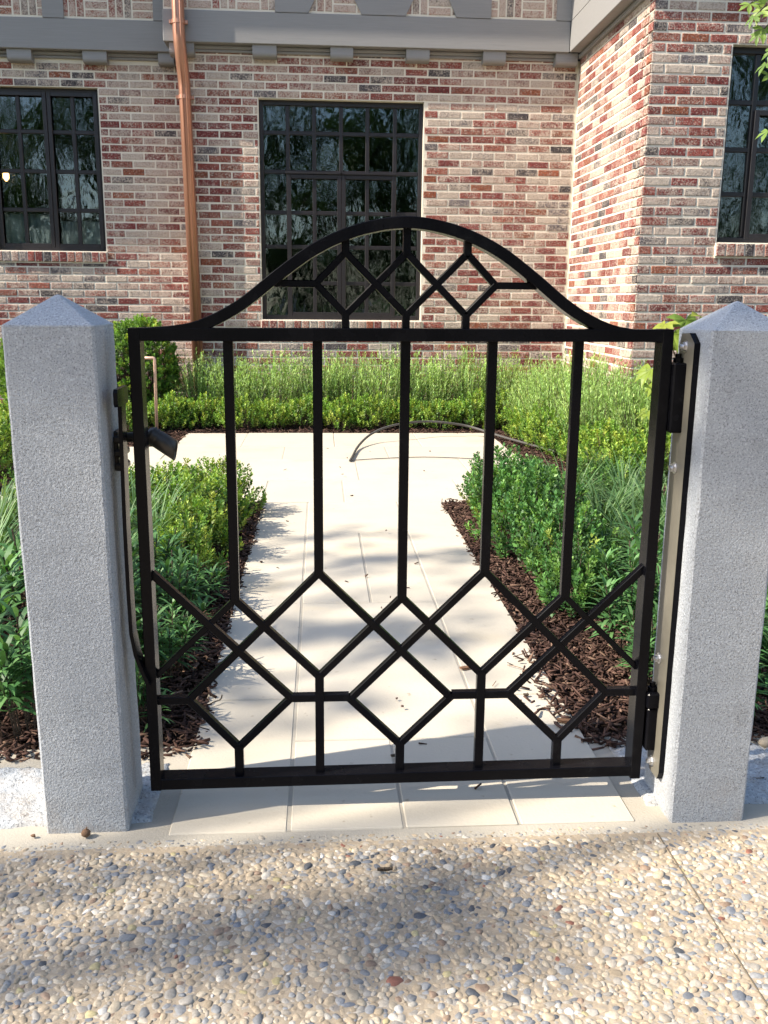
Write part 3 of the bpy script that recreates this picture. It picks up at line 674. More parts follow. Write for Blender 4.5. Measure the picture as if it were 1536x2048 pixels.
# ================================================================== POSTS
def post(x0, x1, y0, y1, lean, label):
    e = empty('granite_post', ((x0+x1)/2, (y0+y1)/2, 0), label, 'post', 'granite gate posts')
    zs, za = 0.955, 1.008; cx, cy = (x0+x1)/2, (y0+y1)/2; ch = 0.0045; g = random.Random(int(x0*1000))
    def ring(z, ins):
        X0, X1, Y0, Y1 = x0+ins, x1-ins, y0+ins, y1-ins; c = max(ch-ins, 0.001)
        return [(X0+c, Y0, z), (X1-c, Y0, z), (X1, Y0+c, z), (X1, Y1-c, z), (X1-c, Y1, z), (X0+c, Y1, z), (X0, Y1-c, z), (X0, Y0+c, z)]
    def skin(rings, top=None):
        vs = [(p[0]+lean*(p[2]-0.02), p[1], p[2]) for r in rings for p in r]; n = 8
        vs = [(p[0]+g.uniform(-.0007, .0007), p[1]+g.uniform(-.0007, .0007), p[2]) for p in vs]
        fs = [(i*n+k, i*n+(k+1) % n, (i+1)*n+(k+1) % n, (i+1)*n+k) for i in range(len(rings)-1) for k in range(n)]
        if top: vs.append((top[0]+lean*top[2], top[1], top[2])); t = len(vs)-1; fs += [((len(rings)-1)*n+k, (len(rings)-1)*n+(k+1) % n, t) for k in range(n)]
        else: fs.append(tuple(range((len(rings)-1)*n, len(rings)*n)))
        fs.append(tuple(range(n-1, -1, -1)))
        return MB().add(vs, fs)
    skin([ring(z, 0) for z in np.linspace(-.06, zs-.002, 24)]).build('shaft', M['granite'], e)
    skin([ring(zs-.0018, .0003), ring(zs+.0015, .001), ring(za-.0015, (x1-x0)/2-.004)], (cx, cy, za)).build('pyramid_cap', M['granite'], e)
    return e
post(-0.531, -0.376, 1.64, 1.80, -0.010, 'left granite post with a pyramid cap beside the latch and spotlight')
post(0.687, 0.838, 1.615, 1.77, 0.0, 'right granite post with a pyramid cap carrying the hinge plate')

# ================================================================== GATE
gate = empty('garden_gate', (0.156, 1.72, 0), 'black welded steel garden gate with arched top and diamond lattice', 'gate')
GX, GW = 0.156, 0.1613
X = lambda k: GX+(k-3)*GW
YF0, YF1 = 1.700, 1.742
YB0_, YB1_ = 1.7130, 1.7290
xl, xr = -0.341, 0.652; fwid = 0.0205
za, zb, zc, zd = .490, .438, .233, .128; zn = zb-GW
MB().bar((xl+fwid/2, .048), (xl+fwid/2, .951), fwid, YF0, YF1).build('stile', M['black'], gate)
MB().bar((xr-fwid/2, .048), (xr-fwid/2, .956), fwid, YF0, YF1).build('stile', M['black'], gate)
MB().bar((xl+fwid, .940), (xr-fwid, .944), .023, YF0+.0005, YF1-.0005).build('top_rail', M['black'], gate)
MB().bar((xl+fwid, .060), (xr-fwid, .0645), .023, YF0+.0005, YF1-.0005).build('bottom_rail', M['black'], gate)
bw = 0.0142
def lat(a, b, name='lattice_bar', d=0.0, w=bw): MB().bar(a, b, w, YB0_+d, YB1_+d*0.4).build(name, M['black'], gate)
for k in range(1, 6): lat((X(k), .936), (X(k), (za if k % 2 == 0 else zb)-.002), 'picket', -.0012, 0.0178)
h = bw*0.72
A, B2 = 0.0, 0.0009                                     # the two diagonal directions pass a hair apart in depth
lat((xl+fwid-.002, zc+X(2)-.056-xl-fwid), (X(2)-.056, zc), d=A); lat((X(6), zc+X(6)-X(4)-.056), (X(4)+.056, zc), d=B2)
for k in (2, 4):
    lat((X(k), za), (X(k)-.2566, zc), d=B2); lat((X(k), za), (X(k)+.2566, zc), d=A)
for k in (1, 3, 5):
    lat((X(k), zb), ((xl+fwid-.002) if k == 1 else X(k-1), zn if k > 1 else zb-(X(k)-xl-fwid)), d=B2+.0003, w=bw*.8 if k == 1 else bw)
    lat((X(k), zb), ((xr-fwid+.002) if k == 5 else X(k+1), zn if k < 5 else zb-(xr-fwid-X(k))), d=A+.0003, w=bw*.8 if k == 5 else bw)
for a, b in ((xl+fwid-.002, X(0)+.068), (X(2)-.058, X(2)+.058), (X(4)-.058, X(4)+.058), (X(6)-.068, xr-fwid+.002)): lat((a, zc), (b, zc), d=-.0006, w=.0155)
for a, k, b in ((X(0)+.066, 1, X(2)-.056), (X(2)+.056, 3, X(4)-.056), (X(4)+.056, 5, X(6)-.066)):
    lat((a, zc), (X(k), zd), d=A); lat((b, zc), (X(k), zd), d=B2)
    lat((X(k), zd+.006), (X(k), .071), 'stub_bar', -.0012, .0175)
for k in (2, 4): lat((X(k), zn+.006), (X(k), .071), 'stub_bar', -.0013, .0175)
# arch: an S-curve on either side, one swept bar
half = [(-.335, .951), (-.302, .9525), (-.262, .956), (-.213, .967), (-.150, 1.008), (-.079, 1.054), (-.017, 1.0975), (.045, 1.127), (.103, 1.143), (.156, 1.1485)]
half[4] = (-.150, .9995); half[3] = (-.213, .9672)
ctrl = half+[(2*GX-x, z) for x, z in half[-2::-1]]
def catmull(pts, n=6):
    out = []
    for i in range(len(pts)-1):
        p0, p1, p2, p3 = pts[max(i-1, 0)], pts[i], pts[i+1], pts[min(i+2, len(pts)-1)]
        for t in np.linspace(0, 1, n, endpoint=False):
            out.append(tuple(0.5*((2*p1[k])+(-p0[k]+p2[k])*t+(2*p0[k]-5*p1[k]+4*p2[k]-p3[k])*t*t+(-p0[k]+3*p1[k]-3*p2[k]+p3[k])*t**3) for k in (0, 1)))
    return out+[pts[-1]]
cu = catmull(ctrl); tk = 0.0205; cc_ = 0.0012
ar = MB(); prof = [(0, YF0+.001+cc_), (-cc_, YF0+.001), (-tk+cc_, YF0+.001), (-tk, YF0+.001+cc_), (-tk, YF1-.001-cc_), (-tk+cc_, YF1-.001), (-cc_, YF1-.001), (0, YF1-.001-cc_)]
for i, (x, z) in enumerate(cu):
    a, b = cu[max(i-1, 0)], cu[min(i+1, len(cu)-1)]; L = math.hypot(b[0]-a[0], b[1]-a[1]); nx, nz = -(b[1]-a[1])/L, (b[0]-a[0])/L
    ar.v += [(x+nx*k, y, z+nz*k) for k, y in prof]
n8 = len(cu)
ar.f = [(i*8+k, (i+1)*8+k, (i+1)*8+(k+1) % 8, i*8+(k+1) % 8) for i in range(n8-1) for k in range(8)]+[tuple(range(8)), tuple(range(n8*8-1, n8*8-9, -1))]
ar.build('arch', M['black'], gate)
def arch_z(x):
    for (a, b) in zip(cu, cu[1:]):
        if a[0] <= x <= b[0]: return a[1]+(b[1]-a[1])*(x-a[0])/(b[0]-a[0])-tk*1.05
uw = 0.0125
ux = [GX-.110, GX, GX+.110]; ut, um, ub = 1.086, 1.031, .977
for x in ux:
    lat((x, ut-.003), (x, arch_z(x)+.004), 'stub_bar', -.0008, uw*1.1); lat((x, ub+.003), (x, .951), 'stub_bar', -.0008, uw*1.1)
for s in (-1, 1):
    dd = A if s < 0 else B2
    lat((GX+s*.110, ut), (GX, ub), d=A if s < 0 else B2, w=uw); lat((GX+s*.110, ub), (GX, ut), d=B2 if s < 0 else A, w=uw)
    lat((GX+s*.163, um), (GX+s*.110, ut), d=B2, w=uw); lat((GX+s*.163, um), (GX+s*.110, ub), d=A, w=uw)
    xx = GX+s*.163
    lat((xx, um), (GX+s*.238, um), 'side_bar', -.0006, uw)
# hinge blocks welded to the stile
MB().box(xr+.0004, xr+.0325, 1.688, 1.735, .765, .895, .003).build('hinge_block', M['black'], gate)
MB().box(xr+.0004, xr+.030, 1.690, 1.735, .205, .238, .003).box(xr+.004, xr+.0325, 1.694, 1.735, .112, .2045, .003).build('hinge_block', M['black'], gate)
for z in (.8955, .2385): MB().tube([(xr+.016, 1.712, z), (xr+.016, 1.712, z+.008), (xr+.016, 1.712, z+.009), (xr+.016, 1.712, z+.016)], [.010, .010, .006, .006], 8).build('hinge_nut', M['black'], gate)

# hinge plate bolted on the right post
hp = empty('hinge_plate', (0.681, 1.7, 0.5), 'long black steel strap bolted to the right granite post', 'hinge plate')
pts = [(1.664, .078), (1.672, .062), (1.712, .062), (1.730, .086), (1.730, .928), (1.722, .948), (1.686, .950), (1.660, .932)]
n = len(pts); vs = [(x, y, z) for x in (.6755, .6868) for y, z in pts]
MB().add(vs, [list(range(n-1, -1, -1)), list(range(n, 2*n))]+[(i, (i+1) % n, (i+1) % n+n, i+n) for i in range(n)]).build('strap', M['lit_strap'], hp)
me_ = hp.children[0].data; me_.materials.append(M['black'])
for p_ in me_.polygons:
    if p_.normal.y < -.5: p_.material_index = 1  # front edge stays black, the other faces carry the painted-in light
for y, z in ((1.700, .925), (1.706, .696), (1.708, .308), (1.704, .085)):
    def hexa(x0, x1, r): return MB().tube([(x0, y, z), (x1, y, z)], r, 6)
    b = hexa(.669, .6752, .0085); b.tube([(.664, y, z), (.669, y, z)], .0045, 8); b.tube([(.6742, y, z), (.6754, y, z)], .0115, 16); b.build('bolt', M['steel'], hp)

# latch bar on the latch side
lb = empty('latch_bar', (-0.36, 1.7, 0.6), 'tall flat latch bar with rounded thumb plate between left post and gate', 'latch')
def LP(x, y, Y=1.686): q = onY(x, y, Y); return q[0], q[2]
cl = [LP(239, 812), LP(243, 900), LP(249, 1050), LP(256, 1180), LP(262, 1268), LP(271, 1312), LP(284, 1345), LP(297, 1372)]
mb = MB(); t = .0035; vs = []
for i, (x, z) in enumerate(cl):
    vs += [(x-t, 1.686, z), (x+t, 1.686, z), (x+t, 1.722, z), (x-t, 1.722, z)]
mb.add(vs, [(i*4+k, i*4+(k+1) % 4, (i+1)*4+(k+1) % 4, (i+1)*4+k) for i in range(len(cl)-1) for k in range(4)]+[(3, 2, 1, 0), tuple(range(len(vs)-4, len(vs)))]).build('bar', M['black'], lb)
xb = cl[0][0]; z1, z0 = onY(228, 779, 1.66)[2], onY(228, 815, 1.66)[2]
pl = [(1.655, z0+.006), (1.661, z0), (1.742, z0), (1.748, z0+.006), (1.748, z1-.006), (1.742, z1), (1.661, z1), (1.655, z1-.006)]
n = len(pl); vs = [(x, y, z) for x in (xb-.0037, xb+.0037) for y, z in pl]
MB().add(vs, [list(range(n-1, -1, -1)), list(range(n, 2*n))]+[(i, (i+1) % n, (i+1) % n+n, i+n) for i in range(n)]).build('thumb_plate', M['black'], lb)

# small spotlight on an arm from the left post
sp = empty('garden_spotlight', (-0.37, 1.80, 0.76), 'dark bronze tube spotlight on a finned bracket from the left post', 'spotlight')
YS = 1.765
def SPt(x, y, Y=YS): q = onY(x, y, Y); return (q[0], Y, q[2])
a, b = SPt(236, 875), SPt(300, 873)
mb = MB(); x0 = -0.386
for k in range(3):
    z = SPt(230, 872+k*27)[2]; mb.box(x0+.0005, x0+.022, YS-.035, YS+.02, z-.010, z+.005, .004)
mb.box(x0+.001, x0+.010, YS-.03, YS+.016, SPt(230, 932)[2], SPt(230, 858)[2], .003); mb.build('bracket', M['bronze'], sp)
mb = MB(); mb.smooth = True; mb.tube([(x0+.01, YS, a[2]), (b[0], YS, b[2])], .0095, 14); mb.build('arm', M['bronze'], sp)
c0_, c1_ = Vector(SPt(300, 868)), Vector(SPt(372, 914)); ax = (c1_-c0_).normalized()
mb = MB(); mb.smooth = True; n = 20; u = Vector((0, 1, 0)); v = ax.cross(u); r = .0175
rings = []
for s_, rr in ((-.006, .010), (0, .016), (.004, .0185), (.007, .0165), (.010, .0185), (.014, .0165), (.017, .0175), (.03, .0178)):
    rings.append([c0_+ax*s_+(u*math.cos(2*math.pi*k/n)+v*math.sin(2*math.pi*k/n))*rr for k in range(n)])
L = (c1_-c0_).length
rings.append([c0_+ax*(L*0.72+0.5*r*math.sin(2*math.pi*k/n)*(-1)*0.9)+(u*math.cos(2*math.pi*k/n)+v*math.sin(2*math.pi*k/n))*.0182 for k in range(n)])
rings.append([c0_+ax*(L*0.72+0.5*r*math.sin(2*math.pi*k/n)*(-1)*0.9)+(u*math.cos(2*math.pi*k/n)+v*math.sin(2*math.pi*k/n))*.0160 for k in range(n)])
rings.append([c0_+ax*.02+(u*math.cos(2*math.pi*k/n)+v*math.sin(2*math.pi*k/n))*.0155 for k in range(n)])
mb.add([p for g in rings for p in g], [(i*n+k, i*n+(k+1) % n, (i+1)*n+(k+1) % n, (i+1)*n+k) for i in range(len(rings)-1) for k in range(n)]+[tuple(range(n-1, -1, -1)), tuple(range((len(rings)-1)*n, len(rings)*n))])
mb.build('shroud', M['bronze'], sp)

# copper path light behind the gate stile
q = onZ(314, 868, 0); YC = q[1]
cpl = empty('path_light', (q[0], YC, 0), 'slender copper path light with a bent stem beside the far mulch', 'path light')
t0, t1 = onY(309, 716, YC), onY(276, 716, YC)
mb = MB(); mb.smooth = True; mb.tube([(q[0], YC, -.05), (t0[0], YC, t0[2]-.012), (t0[0]-.003, YC, t0[2]-.003), (t0[0]-.012, YC, t0[2]), (t1[0], YC, t1[2])], .0115, 12); mb.build('stem', M['palecopper'], cpl)
mb = MB(); mb.smooth = True; mb.tube([(t1[0], YC, t1[2]+.02), (t1[0], YC, t1[2]), (t1[0], YC, t1[2]-.05)], [.012, .03, .055], 16); mb.build('lamp_shade', M['copper'], cpl)

# irrigation hose
hp_ = [onZ(x, y, z) for x, y, z in ((700, 921, .012), (704, 915, .012), (716, 893, .02), (738, 871, .06), (768, 856, .10), (805, 847, .12), (850, 843, .12), (890, 845, .11), (935, 852, .08), (975, 864, .05), (1010, 875, .03), (1060, 889, .03), (1110, 903, .03), (1140, 915, .03))]
def smooth3(pts, n=5):
    out = []
    for i in range(len(pts)-1):
        p0, p1, p2, p3 = (np.array(pts[j]) for j in (max(i-1, 0), i, i+1, min(i+2, len(pts)-1)))
        for t in np.linspace(0, 1, n, endpoint=False): out.append(0.5*(2*p1+(p2-p0)*t+(2*p0-5*p1+4*p2-p3)*t*t+(3*p1-p0-3*p2+p3)*t**3))
    return out+[np.array(pts[-1])]
mb = MB(); mb.smooth = True; mb.tube(smooth3(hp_), .0085, 8)
tag(mb.build('irrigation_hose', M['hose']), 'thin dark irrigation hose curving from the patio across the mulch', 'hose')
hw = [onZ(x, y, .006) for x, y in ((700, 921), (760, 917), (850, 914), (940, 917), (1010, 921), (1060, 927))]
mb = MB(); mb.tube(smooth3(hw), .003, 6); tag(mb.build('wire', M['hose']), 'thin dark wire lying across the sunlit patio', 'wire')

# ================================================================== PLANTS
def leaves_mesh(name, pos, axis, nrm, ln, wd, col, fold=0.15, bend=0.0):
    """one folded kite per leaf"""
    axis = axis/np.linalg.norm(axis, axis=1, keepdims=True); side = np.cross(axis, nrm); side /= np.linalg.norm(side, axis=1, keepdims=True)+1e-9
    up = np.cross(side, axis); ln, wd = ln[:, None], wd[:, None]
    mid = pos+axis*ln*0.48
    V = np.stack([pos, mid+side*wd/2+up*wd*fold, pos+axis*ln-up*ln*bend, mid-side*wd/2+up*wd*fold], 1).reshape(-1, 3)
    F = np.arange(len(pos)*4).reshape(-1, 4)
    C = np.repeat(col, 4, 0); return np_mesh(name, V, F, M['leaf'], C)
def rnd_dir(n, g): v = g.normal(0, 1, (n, 3)); return v/np.linalg.norm(v, axis=1, keepdims=True)
def pal_mix(g, n, cols, w):
    c = np.array(cols)[g.choice(len(cols), n, p=np.array(w)/sum(w))]; return c*g.uniform(0.75, 1.25, (n, 1))
GB = [(.12, .245, .038), (.18, .32, .048), (.27, .38, .06), (.07, .15, .032), (.34, .40, .07)]
def boxwood(seed, rx, rz, ntw, name='boxwood', w=(3, 4, 2, 2, .5), label='', cat='shrub', lf=0.017, clip=False, hang=0.0, cols=GB):
    """upright twigs with opposite leaves, gathered in a lumpy mound"""
    g = np.random.default_rng(seed); e = empty(name, (0, 0, 0), label, cat)
    d = rnd_dir(ntw, g); d[:, 2] = np.abs(d[:, 2])*0.95-0.12 if not clip else d[:, 2]
    lump = 1+0.16*np.sin(d@g.normal(0, 2.4, 3)+g.random()*6)+0.10*np.sin(d@g.normal(0, 4.5, 3)) if not clip else 1+0.03*np.sin(d@g.normal(0, 4, 3))
    rad = (g.uniform(0.4, 1.0, ntw)**0.45)*lump if not clip else g.uniform(0.86, 1.02, ntw)*lump
    tip = d*rad[:, None]*[rx, rx, rz]; tip[:, 2] += rz*(0.42 if not clip else 1.0)
    tip[:, 2] = np.maximum(tip[:, 2], 0.03)
    if clip: tdir = d*0.8+[0, 0, 0.5]
    else: tdir = d*[0.55, 0.55, 0.3]+[0, 0, 0.85]
    tdir = tdir+g.normal(0, 0.18, (ntw, 3)); tdir /= np.linalg.norm(tdir, axis=1, keepdims=True)
    npair = 8; L = g.uniform(0.06, 0.11, ntw)*(rx/0.22)**0.3*(0.7 if clip else 1.0)
    twc = pal_mix(g, ntw, cols, w)
    pos, ax, nr, col, ll = [], [], [], [], []
    a0 = g.uniform(0, 6.28, ntw); s1 = np.cross(tdir, [0.3, 0.2, 0.93]); s1 /= np.linalg.norm(s1, axis=1, keepdims=True); s2 = np.cross(tdir, s1)
    for k in range(npair):
        base = tip+tdir*(L*(k/npair-0.75))[:, None]
        for sgn in (0, math.pi):
            th = a0+k*1.57+sgn+g.normal(0, .3, ntw); out = s1*np.cos(th)[:, None]+s2*np.sin(th)[:, None]
            pos.append(base+out*0.002); ax.append(out*(1.0-0.55*k/npair)+tdir*(0.55+0.5*k/npair)+g.normal(0, .18, (ntw, 3)))
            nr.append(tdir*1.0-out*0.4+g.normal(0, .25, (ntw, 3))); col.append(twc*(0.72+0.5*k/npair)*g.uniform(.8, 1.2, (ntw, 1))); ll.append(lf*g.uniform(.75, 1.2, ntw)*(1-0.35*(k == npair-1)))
    ll = np.concatenate(ll)
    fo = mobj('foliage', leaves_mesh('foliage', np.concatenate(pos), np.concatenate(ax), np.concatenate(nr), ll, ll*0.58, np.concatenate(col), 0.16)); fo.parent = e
    mb = MB()
    for i in range(0, ntw, 5):
        b = np.array([tip[i][0]*0.18, tip[i][1]*0.18, -.02]); mdl = (b+tip[i])/2+np.array([tip[i][0]*.12, tip[i][1]*.12, -.1*rz])
        mb.tube([b, mdl, tip[i]-tdir[i]*L[i]*.6, tip[i]+tdir[i]*L[i]*.15], [.0042, .0032, .002, .0012], 4, False)
    st = mb.build('stems', M['bark']); st.parent = e
    return e
def rosemary(seed, rx, hgt, nst, label=''):
    g = np.random.default_rng(seed); e = empty('rosemary', (0, 0, 0), label, 'shrub')
    pos, ax, nr, col, ll = [], [], [], [], []; mb = MB()
    for i in range(nst):
        th, q = g.uniform(0, 6.28), g.random()**0.6; b = np.array([math.cos(th), math.sin(th), 0])*q*rx*0.75
        out = np.array([math.cos(th), math.sin(th), 0])*q*g.uniform(.1, .6)+g.normal(0, .08, 3)*[1, 1, 0]
        H = hgt*g.uniform(.62, 1.02)*(1-.3*q*q); p0 = b; p1 = b+out*H*.3+[0, 0, H*.5]; p2 = b+out*H*.75+[0, 0, H*.95]
        c0 = np.array([(.25, .40, .11), (.31, .46, .14), (.2, .33, .10), (.36, .48, .16)][g.integers(4)])*g.uniform(.75, 1.25)
        if i % 3 == 0: mb.tube([p0-[0, 0, .03], p1, p2], [.003, .002, .001], 4, False)
        m_ = int(52*H/0.5)+8
        t = g.uniform(0.12, 1.0, m_)[:, None]; P_ = (1-t)**2*p0+2*t*(1-t)*p1+t*t*p2; T_ = 2*(1-t)*(p1-p0)+2*t*(p2-p1); T_ /= np.linalg.norm(T_, axis=1, keepdims=True)
        r_ = rnd_dir(m_, g); r_ -= T_*(r_*T_).sum(1, keepdims=True); r_ /= np.linalg.norm(r_, axis=1, keepdims=True)
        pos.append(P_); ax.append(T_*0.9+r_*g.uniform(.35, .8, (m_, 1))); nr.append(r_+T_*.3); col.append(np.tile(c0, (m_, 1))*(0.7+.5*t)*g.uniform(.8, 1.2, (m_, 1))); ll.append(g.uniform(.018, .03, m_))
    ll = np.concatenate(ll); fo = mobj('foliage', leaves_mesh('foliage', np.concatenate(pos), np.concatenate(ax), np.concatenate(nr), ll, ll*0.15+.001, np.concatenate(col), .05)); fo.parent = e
    st = mb.build('stems', M['bark']); st.parent = e; return e
def blades(seed, nb, ln, wd, cols, spread, name, label, rx=0.05, cat='grass plant'):
    g = np.random.default_rng(seed); e = empty(name, (0, 0, 0), label, cat); V, F, C = [], [], []; o = 0
    for i in range(nb):
        th = g.uniform(0, 6.28); d = np.array([math.cos(th), math.sin(th), 0]); s = np.array([-d[1], d[0], 0]); q = g.random()
        b = d*rx*q+g.normal(0, .01, 3)*[1, 1, 0]; L = ln*g.uniform(.6, 1.15); lean = spread*g.uniform(.25, 1.1); w = wd*g.uniform(.7, 1.2); c = np.array(cols[g.integers(len(cols))])*g.uniform(.75, 1.3)
        n_ = 5; a = 0.12+.2*q; p = b.copy(); tw = g.normal(0, .25)
        for k in range(n_):
            ww = w*(0.7, 1, .95, .7, .08)[k]; ss = s+np.array([0, 0, tw*k/n_])
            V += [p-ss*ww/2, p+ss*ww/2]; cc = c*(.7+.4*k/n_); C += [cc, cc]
            if k < n_-1: F.append((o+2*k, o+2*k+1, o+2*k+3, o+2*k+2))
            p = p+(d*math.sin(a)+np.array([0, 0, math.cos(a)]))*L/(n_-1); a += lean*0.62
        o += 2*n_
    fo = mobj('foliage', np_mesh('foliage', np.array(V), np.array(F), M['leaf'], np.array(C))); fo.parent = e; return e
def whorl(seed, nst, h, ln, wd, cols, label, rx=.1):
    """stems topped with rosettes of narrow pointed leaves"""
    g = np.random.default_rng(seed); e = empty('lance_leaf_plant', (0, 0, 0), label, 'plant'); mb = MB(); V, F, C = [], [], []; o = 0
    for i in range(nst):
        th, q = g.uniform(0, 6.28), g.random()**.6; b = np.array([math.cos(th)*q*rx*.5, math.sin(th)*q*rx*.5, -.02]); H = h*g.uniform(.55, 1.1)*(1-.25*q); t = np.array([math.cos(th)*q*rx, math.sin(th)*q*rx, H])
        mb.tube([b, (b+t)/2+[0, 0, H*.08], t], [.003, .0025, .002], 4, False)
        for k in range(int(g.integers(16, 24))):
            a = k*2.4+g.random(); f = k/22; p = b+(t-b)*(1-.5*(1-f)); d = np.array([math.cos(a), math.sin(a), 0]); s = np.array([-d[1], d[0], 0])
            L = ln*g.uniform(.7, 1.15)*(1-.35*f); el = 0.15+1.05*f+g.normal(0, .15); w = wd*g.uniform(.8, 1.15); c = np.array(cols[g.integers(len(cols))])*g.uniform(.75, 1.3); p = p.copy()
            for j in range(4):
                ww = w*(.35, 1, .8, .04)[j]; V += [p-s*ww/2+[0, 0, ww*.2], p+s*ww/2+[0, 0, ww*.2]]; C += [c*(.8+.1*j)]*2
                if j < 3: F.append((o+2*j, o+2*j+1, o+2*j+3, o+2*j+2))
                p = p+(d*math.cos(el)+np.array([0, 0, math.sin(el)]))*L/3; el -= .28
            o += 8
    fo = mobj('foliage', np_mesh('foliage', np.array(V), np.array(F), M['leaf'], np.array(C))); fo.parent = e
    st = mb.build('stems', M['bark']); st.parent = e; return e

used = {}
def plant(key, protos, spots, labeler, group):
    """first spot of each prototype moves the prototype itself, the rest are copies"""
    for i, s in enumerate(spots):
        x, y, sc = s[:3]; p = protos[i % len(protos)]; rz = R.uniform(0, 6.28); lab = labeler(i, s)
        if id(p) not in used:
            used[id(p)] = 1; p.location = (x, y, -.012); p.rotation_euler.z = rz; p.scale = (sc, sc, sc); p['label'] = lab; p['group'] = group
        else: copy_thing(p, (x, y, -.012), rz, sc, lab, group)
def order_labels(fmt): return lambda i, s: fmt % ORD[i]

# far boxwood hedge along the patio's far edge
yl = (2.5, 4, 4, 1, 1.3)
pf = [boxwood(20+k, .21, .23, 230, w=yl, lf=.021) for k in range(4)]
fx = [-1.15, -.93, -.66, -.40, -.13, .14, .41, .69, .96, 1.22, 1.44]
plant('far', pf, [(x, 7.52+.05*math.sin(i*2.1), R.uniform(.92, 1.08)) for i, x in enumerate(fx)], order_labels('%s low boxwood from the left in the row along the far patio edge'), 'low boxwoods along the far patio edge')
# rosemary behind it
pr = [rosemary(40+k, .28, .64, 260) for k in range(4)]
rx_ = [-1.02, -.70, -.38, -.05, .27, .6, .93, 1.25, 1.6, 1.95]
plant('ros', pr, [(x, 8.02+.06*math.cos(i*1.7), R.uniform(.9, 1.12)) for i, x in enumerate(rx_)], order_labels('%s feathery rosemary from the left in the row against the main brick wall'), 'rosemary against the main wall')
# rosemary along the bay, on the right
rs = [(1.98, 7.45, 1.05), (1.72, 7.25, .9), (2.02, 7.0, 1.1), (1.75, 6.7, 1.0), (2.05, 6.4, 1.1), (1.85, 6.05, 1.0), (2.12, 5.75, 1.05), (2.2, 6.1, 1.05)]
plant('ros2', pr, rs, order_labels('%s rosemary from the far end in the mass beside the projecting bay'), 'rosemary beside the projecting bay')
# boxwoods along the right edge of the patio
bs = [(1.58, 7.02, .95), (1.60, 6.72, 1.0), (1.63, 6.42, 1.0), (1.66, 6.12, 1.02), (1.72, 5.8, 1.05), (1.80, 5.48, 1.1), (2.02, 5.3, 1.1), (1.78, 5.18, 1.05)]
plant('rb', pf, bs, order_labels('%s boxwood from the far end in the row edging the right mulch strip'), 'boxwoods edging the right mulch strip')
# boxwoods in front of the clipped ball, left
plant('lb', pf, [(-1.50, 7.30, 1.0), (-1.24, 7.42, 1.0), (-1.68, 6.9, 1.05), (-1.92, 6.9, 1.1), (-2.25, 7.0, 1.1), (-1.98, 4.95, 1.15), (-2.0, 5.5, 1.2), (-2.02, 6.1, 1.2)], lambda i, s: ['yellow-green boxwood beside the copper path light', 'yellow-green boxwood at the corner of the far mulch bed', 'boxwood in front of the clipped ball, nearest the gate stile', 'boxwood hidden behind the left post, nearer the ball', 'boxwood behind the left post, farther from the ball', 'boxwood left of the post at the near end of the side bed', 'boxwood left of the post in the middle of the side bed', 'boxwood left of the post at the far end of the side bed'][i], 'boxwoods left of the patio')
ball = boxwood(71, .335, .435, 1700, 'clipped_boxwood', (4, 4, 1, 3, .3), 'tall rounded dark green clipped boxwood beside the copper downspout', 'shrub', .024, True)
ball.location = (-1.52, 8.02, 0)
ball2 = copy_thing(ball, (-2.35, 7.95, 0), 1.7, 0.95, 'rounded clipped boxwood left of the left granite post', 'clipped boxwoods')
# near beds
ngc = [(.07, .18, .05), (.10, .23, .055), (.15, .28, .06), (.05, .115, .035), (.26, .33, .065)]
pn = [boxwood(90+k, .2, .24, 260, w=(3, 4, 2, 2.5, .25), lf=.0205, cols=ngc) for k in range(4)]
pny = [boxwood(96+k, .2, .23, 250, w=(2, 3, 4, 1.5, 1.5), lf=.020) for k in range(3)]
ls = [(-.49, 4.40, .95), (-.72, 4.45, .95), (-1.0, 4.42, 1.0), (-.50, 4.02, .98), (-.50, 3.62, .95), (-.5, 3.25, .85), (-1.3, 4.4, 1.0)]
plant('nl', pny, ls, lambda i, s: ['bright boxwood at the far path corner of the left bed', 'second boxwood from the path along the far end of the left bed', 'third boxwood from the path along the far end of the left bed', 'second boxwood from the far end beside the left path edge', 'third boxwood from the far end beside the left path edge', 'nearest small boxwood beside the left path edge', 'boxwood at the far end of the left bed behind the latch'][i], 'boxwoods around the left bed')
rs_ = [(.86, 4.42, 1.0), (1.06, 4.5, .9), (1.36, 4.52, .85), (.85, 4.05, 1.1), (.88, 3.65, 1.12), (.90, 3.25, 1.08), (.84, 2.9, .82)]
plant('nr', pn, rs_, lambda i, s: ['boxwood at the far path corner of the right bed', 'second boxwood from the path along the far end of the right bed', 'sparse boxwood at the far right end of the right bed', 'second boxwood from the far end beside the right path edge', 'full boxwood behind the fifth picket of the gate', 'fourth boxwood from the far end beside the right path edge', 'nearest small boxwood beside the right path edge'][i], 'boxwoods around the right bed')
lg = [(.10, .2, .075), (.14, .26, .10), (.2, .31, .13), (.065, .14, .05)]
pl_ = [blades(120+k, 170, .36, .0062, lg, 1.0, 'liriope', '') for k in range(3)]
lspots = [(-.80, 4.0, 1.0), (-.66, 3.62, 1.0), (-.92, 3.75, 1.05), (-.74, 3.32, .95), (-1.2, 3.3, 1.1), (-1.35, 3.9, 1.0), (-1.1, 2.9, 1.0)]
plant('lil', pl_, lspots, order_labels('%s grassy liriope clump from the far end of the left bed'), 'liriope in the left bed')
rsp = [(1.14, 4.12, 1.0), (1.4, 4.1, 1.05), (1.18, 3.72, 1.05), (1.42, 3.75, 1.05), (1.2, 3.38, .95), (1.4, 3.4, 1.0), (1.62, 4.2, 1.0), (1.62, 3.8, 1.0), (1.5, 4.5, .9)]
plant('lir', pl_, rsp, order_labels('%s grassy liriope clump counted through the right bed'), 'liriope in the right bed')
wg = [(.07, .18, .06), (.10, .23, .075), (.14, .28, .10), (.05, .12, .04)]
